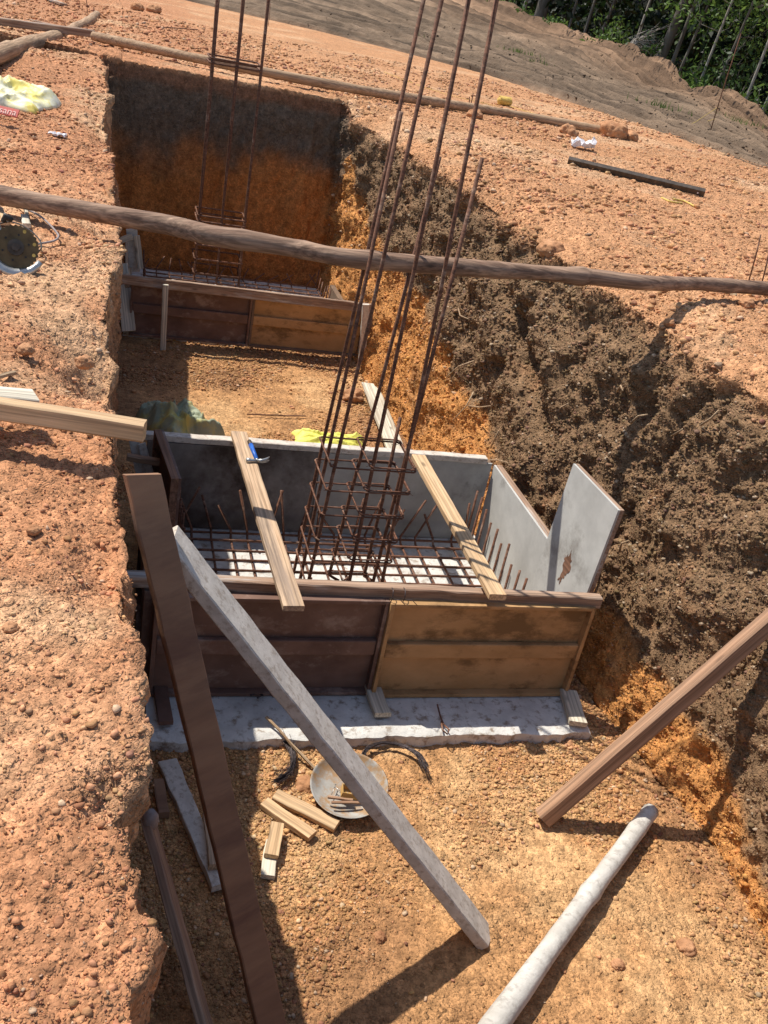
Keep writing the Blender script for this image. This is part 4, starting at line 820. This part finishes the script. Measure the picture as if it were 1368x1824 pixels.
# ------------------------------------------------------------ sacks
def sack(name, px, py, sx, sy, h, m, label, seed, z=None, rot=0, cat='sack', parts=None):
    q = gpt(px, py) if z is None else atz(px, py, z); nx, ny = 90, 70; u = np.linspace(-1, 1, nx); v = np.linspace(-1, 1, ny); U, Vv = np.meshgrid(u, v, indexing='ij')
    P0 = np.stack([U.ravel()*1.3, Vv.ravel()*1.3, 0*U.ravel()], -1); n1 = fbm(P0+seed, 1.2, 2, seed); n2 = .45-.9*np.abs(fbm(P0*np.array([1, 1.6, 1])+seed, 1.5, 2, seed+3))
    ed = 1-np.maximum(np.abs(U), np.abs(Vv)).ravel()**6
    cr = (1-np.abs(fbm(P0*np.array([1, 1.3, 1])+seed, 1.5, 2, seed+40))*2.4).clip(0, 1)**3; cr2 = (1-np.abs(fbm(P0+seed, 4, 2, seed+44))*2.4).clip(0, 1)**3; z_ = h*np.clip(.45+.6*n1+.4*n2+.26*cr+.05*cr2, .05, 2)*ed+.006; r1 = 1+.12*fbm(P0*1.7, 1, 2, seed+9)
    x_ = U.ravel()*sx*r1; y_ = Vv.ravel()*sy*r1; c_, s_ = math.cos(rot), math.sin(rot); T = np.stack([x_*c_-y_*s_, x_*s_+y_*c_, z_], -1); Bt = T.copy(); Bt[:, 2] = -.01
    i = np.arange(nx*ny).reshape(nx, ny); Fs = np.stack([i[:-1, :-1], i[1:, :-1], i[1:, 1:], i[:-1, 1:]], -1).reshape(-1, 4)
    Fb = Fs[:, ::-1]+nx*ny; ring = np.concatenate([i[:, 0], i[-1, 1:], i[-2::-1, -1], i[0, -2:0:-1]]); r2 = np.roll(ring, -1)
    Fr = np.stack([ring, ring+nx*ny, r2+nx*ny, r2], -1)
    o = rawmesh(name, np.concatenate([T, Bt]), np.concatenate([Fs, Fb, Fr]), m, smooth=True); o.location = Vector(q); tag(o, label, cat); return o, q, T.reshape(nx, ny, 3)
sack('sack', 318, 766, .22, .26, .20, M_sackG, 'crumpled green and yellow sack behind the near box', 3, rot=.5)
sack('sack', 588, 795, .26, .17, .10, M_sackY, 'bright yellow sack flattened behind the near box', 12, rot=-.1)
root = None
o, q, T = sack('bag', 8, 178, .30, .30, .13, M_bagY, 'crumpled yellow and white bag with a red printed band', 21, rot=-.25, cat='bag')
# red band with lettering along the near edge of the bag
a = gpt(-30, 189, .075); b = gpt(33, 203, .075)
mt, L = frame(a, b, Vector((0, -1, .9))); mb = MB(); mb.box((0, -.028, -.004), (L, .028, .004)); bd = mb.build('red_band', M_bagR, o, bevel=.002); bd.matrix_basis = Matrix.Translation(o.location).inverted() @ mt
cu = bpy.data.curves.new('band_lettering', 'FONT'); cu.body = 'ossana'; cu.size = .062; cu.extrude = .0015; cu.align_x = 'RIGHT'
to = bpy.data.objects.new('band_lettering', cu); C.objects.link(to); bpy.context.view_layer.update(); dg = bpy.context.evaluated_depsgraph_get(); me = bpy.data.meshes.new_from_object(to.evaluated_get(dg))
bpy.data.objects.remove(to); to = bpy.data.objects.new('band_lettering', me); me.materials.clear(); me.materials.append(M_bagT); C.objects.link(to); to.parent = bd; to.matrix_basis = Matrix.Translation((L-.01, -.02, .0055))
# ------------------------------------------------------------ stones and clods that stand out
def rock(px, py, r, label, seed, m=M_rock, z=None, sq=(1, 1, .75)):
    q = gpt(px, py) if z is None else atz(px, py, z); import bmesh
    bm = bmesh.new(); bmesh.ops.create_icosphere(bm, subdivisions=4, radius=1); me = bpy.data.meshes.new('rock'); P = np.array([v.co[:] for v in bm.verts])
    d = 1+.34*fbm(P+seed*3.1, 1.3, 3, seed)+.22*fbm(P+seed, 4, 4, seed+2)+.10*(.5-worley(P+seed, 2.4, seed)); P = P*d[:, None]*r*np.array(sq)
    for v, p_ in zip(bm.verts, P): v.co = p_
    bm.to_mesh(me); bm.free(); me.polygons.foreach_set('use_smooth', [True]*len(me.polygons)); me.materials.append(m); o = bpy.data.objects.new('rock', me); C.objects.link(o); o.location = Vector(q)+Vector((0, 0, r*sq[2]*.45)); tag(o, label, 'rock')
    return o
for i, (px, py, r, lb) in enumerate([(628, 712, .085, 'orange boulder beside the far end of the leaning boards'), (244, 18, .13, 'left of two orange clods on the far bank'), (273, 22, .13, 'right of two orange clods on the far bank'),
    (1012, 240, .10, 'pointed orange clod set against the far log'), (846, 210, .09, 'flat clod on the far log beside the two pegs'), (1090, 245, .17, 'big crumbly orange clod at the end of the far log'), (1120, 250, .10, 'crumbly clod just right of the biggest clod'),
    (980, 452, .08, 'orange stone lodged in the rim of the right wall'), (1014, 1330, .028, 'round pinkish stone on the floor in front of the slab'), (1222, 1690, .035, 'flat pale stone on the floor right of the pale pole'),
    (545, 1405, .045, 'rough orange stone left of the round pan'), (1100, 1722, .024, 'small brown stone at the bottom right of the floor'), (676, 1672, .022, 'orange pebble left of the timber end'), (60, 948, .017, 'pale orange stone on the left bank at mid height'), (18, 1122, .016, 'reddish stone at the left edge of the bank'),
    (1190, 578, .03, 'clod on the rim under the log shadow'), (1330, 545, .04, 'clod on the right bank below the log end'), (105, 1765, .016, 'purple brown stone low on the left bank'), (1192, 302, .04, 'dark orange clod right of the metal bar'), (150, 650, .028, 'grey stone above the crumbled left rim'), (45, 628, .026, 'brown stone on the left bank below the tool')]):
    rock(px, py, r, lb, i+2)
# ------------------------------------------------------------ things on the floor, near
Zf = FL+.012
def fl_timber(nm, p0, p1, w, t, m, lb, z=0, grp='wood offcuts on the pit floor', seed=1, up=(0, 0, 1), cat='wood offcut', z1=None, **k):
    o = timber(nm, atz(*p0, Zf+t/2+z), atz(*p1, Zf+t/2+(z if z1 is None else z1)), w, t, m, seed=seed, up=up, **k); return tag(o, lb, cat, grp)
fl_timber('wood_offcut', (490, 1416), (600, 1472), .05, .025, M_tan, 'longer tan offcut reaching toward the round pan', seed=61, up=(0, -.3, 1))
fl_timber('wood_offcut', (470, 1430), (556, 1490), .05, .025, M_tan, 'split tan offcut below the longer one', seed=62)
fl_timber('wood_offcut', (494, 1468), (482, 1525), .052, .022, M_tan, 'knotty short offcut stacked on another offcut', z=.024, seed=63)
fl_timber('wood_offcut', (486, 1500), (476, 1562), .052, .022, M_white, 'pale offcut lying under the knotty one', seed=64)
fl_timber('board', (298, 1358), (392, 1580), .075, .03, M_grey, 'grey board in the shade left of the dark brown plank', seed=65, cat='board', grp='boards lying in the shade', w1=.06)
fl_timber('board', (372, 1452), (382, 1545), .04, .03, M_plank, 'short brown board beside the shaded grey board', seed=66, cat='board', grp='boards lying in the shade', z=.03)
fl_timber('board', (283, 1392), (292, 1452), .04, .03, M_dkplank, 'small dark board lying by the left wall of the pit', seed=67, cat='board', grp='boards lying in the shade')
o = timber('board', atz(262, 1455, .25), atz(372, 1850, -.02), .09, .03, M_board, up=(1, .1, .5), seed=68); tag(o, 'dark board standing on edge along the lower left wall', 'board')
q = atz(268, 1462, .27); mb = MB(); mb.tube([q+np.array([0, .0, -.05]), q+np.array([0, 0, -.02]), q+np.array([0, 0, .02]), q+np.array([0, 0, .045])], [.012, .026, .026, .012], 14); o = mb.build('plastic_cup', M_hose, None, True); tag(o, 'cloudy grey plastic cup on the top of the dark edgewise board', 'cup')
fl_timber('board', (285, 1215), (296, 1288), .06, .02, M_maroon, 'red brown board lying at the left end of the slab', z=.07, seed=69, cat='board', grp=None)
for k_, x_ in enumerate((1.245, 1.30)):
    yc_, zc_ = 3.345, .538; mb = MB(); mb.tube([(x_+.004*math.sin(a_), yc_+.030*math.cos(a_*1.0), zc_+.034*math.sin(a_)) for a_ in [i_*.52 for i_ in range(13)]], .0022, 5); mb.tube([(x_, yc_-.03, zc_), (x_+.03, yc_-.05, zc_+.01), (x_+.06, yc_-.045, zc_-.02)], .0018, 4)
    tag(mb.build('tie_wire', M_wire, None, True), ['left wire loop holding the board at the joint of the near box front', 'right wire loop holding the board at the joint of the near box front'][k_], 'wire')
# blocks on the slab
o = timber('wood_block', atz(662, 1218, .02), atz(682, 1274, .02), .075, .025, M_white, seed=71); tag(o, 'pale wood block on the slab under the panel joint', 'wood block', 'pale wood blocks on the slab')
o = timber('wood_block', atz(1012, 1232, .02), atz(1030, 1290, .02), .085, .025, M_white, seed=72); tag(o, 'pale wood block on the right end of the slab', 'wood block', 'pale wood blocks on the slab')
# tie hook
mb = MB(); hp = [atz(779, 1255, .02), atz(784, 1275, .015), atz(790, 1290, .012), atz(800, 1300, .01), atz(797, 1308, .01), atz(788, 1300, .012), atz(786, 1285, .015)]; mb.tube(hp, .004, 6); tag(mb.build('tie_hook', M_bar, None, True), 'small bent rebar hook at the front edge of the slab', 'hook')
mb = MB(); mb.tube([atz(446, 1238, .012), atz(460, 1234, .012), atz(468, 1238, .012), atz(458, 1243, .012)], .004, 6); tag(mb.build('tie_wire', M_wire, None, True), 'small dark wire loop on the shaded slab', 'wire')
# wire bundles
def bundle(pts, n, r, spread, label, seed):
    rr = random.Random(seed); mb = MB(); P = [Vector(atz(p[0], p[1]+13, Zf+.015)) for p in pts]; N = 18
    for k in range(n):
        o1 = Vector((rr.gauss(0, 1), rr.gauss(0, 1), abs(rr.gauss(0, 1)))); Q = []
        cut = rr.randint(0, 2); cut2 = rr.randint(0, 2); w = rr.uniform(-.3, .3)
        for i in range(cut, N+1-cut2):
            t = i/N*(len(P)-1); j = min(int(t), len(P)-2); f = t-j; p0, p1, p2, p3 = P[max(j-1, 0)], P[j], P[j+1], P[min(j+2, len(P)-1)]
            c = .5*((2*p1)+(p2-p0)*f+(2*p0-5*p1+4*p2-p3)*f*f+(3*p1-p0-3*p2+p3)*f**3); e = abs(i/N-.45)*2
            Q.append(c+o1*spread*(.45+.9*e*e)*(1+w*math.sin(i))+Vector((0, 0, .006)))
        mb.tube(Q, r, 4, False)
    return tag(mb.build('wire_bundle', M_wire, None, True), label, 'wire bundle', 'bundles of binding wire')
bundle([(642, 1355), (652, 1326), (680, 1313), (715, 1318), (745, 1336), (758, 1366)], 60, .0011, .0068, 'arched bundle of dark binding wire right of the pan', 3)
bundle([(503, 1300), (517, 1322), (521, 1346), (512, 1368), (490, 1382)], 80, .0011, .0105, 'short curved bundle of binding wire left of the pan', 4)
o = timber('stick', atz(474, 1277, .03), atz(566, 1376, Zf+.01), .010, .010, M_root, seed=81); tag(o, 'thin stick passing under the short wire bundle', 'stick')
# round pan
def pan():
    q = atz(618, 1418, Zf); root = empty('round_pan', q, 'round dusty metal pan on the pit floor behind the grey timber', 'pan')
    tilt = Matrix.Rotation(math.radians(10), 4, 'X') @ Matrix.Rotation(math.radians(-5), 4, 'Y')
    prof = [(.0, .003), (.06, .003), (.10, .006), (.132, .022), (.150, .040), (.156, .046), (.159, .045), (.152, .034), (.134, .014), (.10, -.002), (0, -.004)]
    mb = MB(); N = 48; V = [(r*math.cos(2*math.pi*k/N), r*math.sin(2*math.pi*k/N), z) for r, z in prof for k in range(N)]
    Fs = [(i*N+k, i*N+(k+1) % N, (i+1)*N+(k+1) % N, (i+1)*N+k) for i in range(len(prof)-1) for k in range(N)]
    mb.add(V, Fs); o = mb.build('dish', M_pan, root, True); o.matrix_basis = Matrix.Translation((0, 0, .03)) @ tilt
    return q
pq = pan()
mb = MB(); mb.box((-.035, -.02, 0), (.035, .02, .003)); mb.box((-.035, -.022, .0), (.035, -.02, .03)); mb.box((-.035, .02, .0), (.035, .022, .03)); mb.box((-.037, -.022, .0), (-.035, .022, .03)); mb.box((.035, -.022, .0), (.037, .022, .032))
o = mb.build('cardboard_box', M_card); o.location = Vector(pq)+Vector((-.005, -.035, .045)); o.rotation_euler = (.1, .15, -.15); tag(o, 'small open cardboard nail box in the round pan', 'box')
for k in range(16):
    mb = MB(); L = rnd.uniform(.05, .075); a = rnd.uniform(-.6, 2.6); inb = k < 9; cx_, cy_ = (.03+rnd.uniform(-.02, .02), -.035+rnd.uniform(-.01, .012)) if inb else (-.03+rnd.uniform(-.05, .03), -.03+rnd.uniform(-.03, .03))
    d = Vector((math.cos(a)*L*.8, math.sin(a)*L*.8, .03 if inb else .01)); s0 = Vector((0, 0, .055 if inb else .046))
    mb.tube([s0, s0+d], .0016, 6); mb.tube([s0+d, s0+d*1.02], .0036, 8); o = mb.build('nail', M_alu, None, True); o.location = Vector(pq)+Vector((cx_, cy_, 0)); tag(o, 'shiny steel nail heaped in and by the cardboard box in the pan', 'nail', 'steel nails in the round pan')
for k, (x0, y0, x1, y1) in enumerate([(-.10, -.06, .0, -.075), (-.09, -.085, .03, -.09)]):
    o = timber('splinter', Vector(pq)+Vector((x0, y0, .058)), Vector(pq)+Vector((x1, y1, .052)), .01, .008, M_red, seed=k); tag(o, ['longer red brown wood stick across the pan', 'red brown stick nearest the pan rim'][k], 'stick')
# boards behind the near box
o = timber('board', atz(655, 684, Zf+.05), atz(704, 808, Zf+.10), .10, .022, M_white, seed=91); tag(o, 'pale board lying behind the near box on the left of a pair', 'board')
o = timber('board', atz(668, 690, Zf+.02), atz(716, 806, Zf+.08), .06, .02, M_white, seed=92); tag(o, 'narrow pale board under the wider pale board behind the box', 'board')
o = timber('stick', atz(440, 738, Zf+.01), atz(545, 741, Zf+.01), .008, .008, M_bar, seed=93); tag(o, 'thin rusty rod lying on the floor between the two boxes', 'rod')
# boards at the back left of the near box
o = timber('stake', aty(238, 782, 4.70), aty(262, 900, 4.60), .05, .02, M_grey, up=(0, -1, .2), seed=94); tag(o, 'left grey stake behind the black panel', 'stake', 'grey stakes at the back left of the near box')
o = timber('stake', aty(252, 790, 4.66), aty(272, 860, 4.60), .04, .02, M_grey, up=(0, -1, .2), seed=95); tag(o, 'right grey stake behind the black panel', 'stake', 'grey stakes at the back left of the near box')
o = timber('strut', atz(226, 814, .52), atz(284, 824, .50), .04, .03, M_red, seed=96); tag(o, 'short brown strut from the left wall to the black panel', 'strut')
o = timber('strut', atz(244, 1028, .50), atz(300, 1050, .49), .05, .03, M_plank, seed=97); tag(o, 'short brown strut from the left wall to the box front corner', 'strut')
# ------------------------------------------------------------ far box bits
def vt(nm, p0, p1, Y, w, t, m, lb, seed, Yb=None, cat='stake'):
    o = timber(nm, aty(*p0, Y), aty(*p1, Yb or Y), w, t, m, up=(0, -1, .1), seed=seed); return tag(o, lb, cat)
vt('stake', (295, 507), (289, 642), 7.84, .045, .035, M_white, 'pale stake driven before the left half of the far box', 101, 7.80)
vt('stake', (652, 542), (643, 660), 7.78, .06, .035, M_grey, 'grey stake at the right corner of the far box', 102)
vt('stake', (660, 545), (655, 655), 7.90, .05, .03, M_board, 'brown stake behind the grey corner stake', 103)
vt('board', (234, 408), (240, 484), 8.35, .09, .02, M_pole, 'twisted pale board standing at the left of the far box', 104, cat='board')
vt('board', (243, 420), (250, 478), 8.30, .05, .02, M_white, 'pale board right beside the twisted board', 105, cat='board')
vt('board', (215, 470), (230, 590), 8.2, .11, .025, M_white, 'wide pale board leaning at the left side of the far box', 106, 7.9, cat='board')
vt('board', (228, 498), (238, 588), 8.15, .04, .025, M_plank, 'narrow brown board beside the wide pale one', 107, 8.0, cat='board')
o = timber('strut', aty(210, 430, 8.3), aty(236, 421, 8.3), .05, .025, M_white, up=(0, -1, .2), seed=108); tag(o, 'short pale strut from the left wall to the twisted board', 'strut')
# ------------------------------------------------------------ right bank things
def angle_iron():
    A = Vector(gpt(1012, 286, .03)); B = Vector(gpt(1255, 344, .03)); root = empty('steel_bar', A, 'dark steel bar with bolt holes lying on the right bank', 'steel bar'); m, L = frame(A, B, (0, -.4, 1))
    mb = MB(); mb.box((0, -.035, -.02), (L, -.029, .03)); mb.box((0, -.029, .024), (L, .03, .030)); o = mb.build('channel', M_dark, root, bevel=.002); o.matrix_basis = Matrix.Translation(A).inverted() @ m
    for x in (.05, L-.06):
        mb = MB(); mb.tube([(x, -.0352, .004), (x, -.0362, .004)], .007, 10); h = mb.build('bolt_hole', M_paper, root); h.matrix_basis = Matrix.Translation(A).inverted() @ m
angle_iron()
def crumple(name, px, py, s, m, label, cat, seed, h=.6):
    q = gpt(px, py); r = random.Random(seed); mb = MB(); n = 9; V = []
    for i in range(n):
        for j in range(n):
            x = (i/(n-1)-.5)*2*s; y = (j/(n-1)-.5)*1.4*s; V.append((x+r.uniform(-.1, .1)*s, y+r.uniform(-.1, .1)*s, s*h*abs(vnoise(np.array([[i*.55+seed, j*.55, .3]]), seed)[0])*1.2+s*.05))
    Fs = [(i*n+j, (i+1)*n+j, (i+1)*n+j+1, i*n+j+1) for i in range(n-1) for j in range(n-1)]; mb.add(V, Fs); o = mb.build(name, m); so = o.modifiers.new('s', 'SOLIDIFY'); so.thickness = .003; o.location = Vector(q); o.rotation_euler = (0, 0, r.uniform(-.5, .5)); return tag(o, label, cat)
crumple('paper_scrap', 1036, 264, .12, M_paper, 'white crumpled paper above the dark steel bar', 'paper', 3, 1.1)
crumple('paper_scrap', 102, 242, .05, M_paper, 'small white plastic scrap on the left bank', 'litter', 5)
crumple('paper_scrap', 612, 1422, .02, M_paper, 'tiny white paper scrap in the round pan', 'litter', 8)
# yellow twine ball and strands
q = Vector(gpt(898, 184, .03)); root = empty('twine_reel', q, 'yellow reel of twine on the bank behind the far log', 'twine reel'); mb = MB()
mb.tube([Vector((-.10, 0, .02)), Vector((-.06, 0, .03)), Vector((.04, -.02, .03)), Vector((.10, -.03, .02))], [.03, .055, .055, .025], 12); mb.build('reel', M_twine, root, True)
mb = MB()
for k in range(12): mb.tube([Vector((-.08+.015*k, .055*math.sin(a*.7), .03+.058*math.cos(a*.7))) for a in range(10)], .005, 5)
mb.build('winding', M_twine, root, True)
cable('twine', [(905, 188), (930, 196), (960, 205), (985, 209)], .004, M_twine, 'loose yellow twine trailing from the reel', 'twine')
cable('twine', [(684, 128), (740, 150), (800, 170), (890, 190)], .003, M_twine, 'yellow string stretched over the soil behind the far log', 'twine')
cable('twine', [(1178, 352), (1195, 360), (1215, 362)], .008, M_twine, 'left yellow straw strand below the steel bar', 'straw')
cable('twine', [(1200, 355), (1220, 358), (1238, 368)], .008, M_twine, 'right yellow straw strand below the steel bar', 'straw')
cable('rod', [(278, 48), (315, 50), (352, 53)], .008, M_bar, 'thin rusty rod lying on the bank beyond the far log', 'rod')
o = timber('board', gpt(78, -6, .03), gpt(113, 8, .03), .10, .03, M_board, seed=111); tag(o, 'dark board at the very top left of the ground', 'board')
# roots hanging from the cut walls
def walls(px, py):
    d = ray(px, py); t = 1.
    while t < 20:
        q = d*t+np.array([0, 0, CAMH])
        if q[0] > xb(q[1])+(xl(q[1])-xb(q[1]))*max(q[2]-FL, 0)/1.7: return q+np.array([-.03, -.01, .01])
        t += .01
    return q
roots = [[(1130, 756), (1150, 744), (1172, 742)], [(1205, 778), (1222, 772), (1235, 768)], [(850, 700), (842, 725), (822, 752)], [(850, 645), (828, 655), (810, 675)], [(870, 815), (880, 822), (905, 822), (930, 828)], [(880, 800), (892, 785), (905, 770)], [(995, 740), (1012, 728), (1030, 722)], [(1255, 760), (1280, 748), (1300, 735)], [(840, 725), (865, 728), (890, 726)], [(1110, 985), (1120, 970), (1140, 965)], [(925, 1010), (940, 1002), (960, 1005)], [(1105, 700), (1118, 690), (1128, 700)], [(822, 552), (830, 565), (850, 572)]]
for k, pts in enumerate(roots):
    mb = MB(); mb.tube([walls(*p_)+np.array([-.02*i, 0, 0]) for i, p_ in enumerate(pts)], [.006, .005, .004, .003][:len(pts)], 5); o = mb.build('root', M_root, None, True)
    tag(o, 'thin broken root poking out of the dark right wall', 'root', 'roots poking out of the right wall')
bpy.context.view_layer.update()
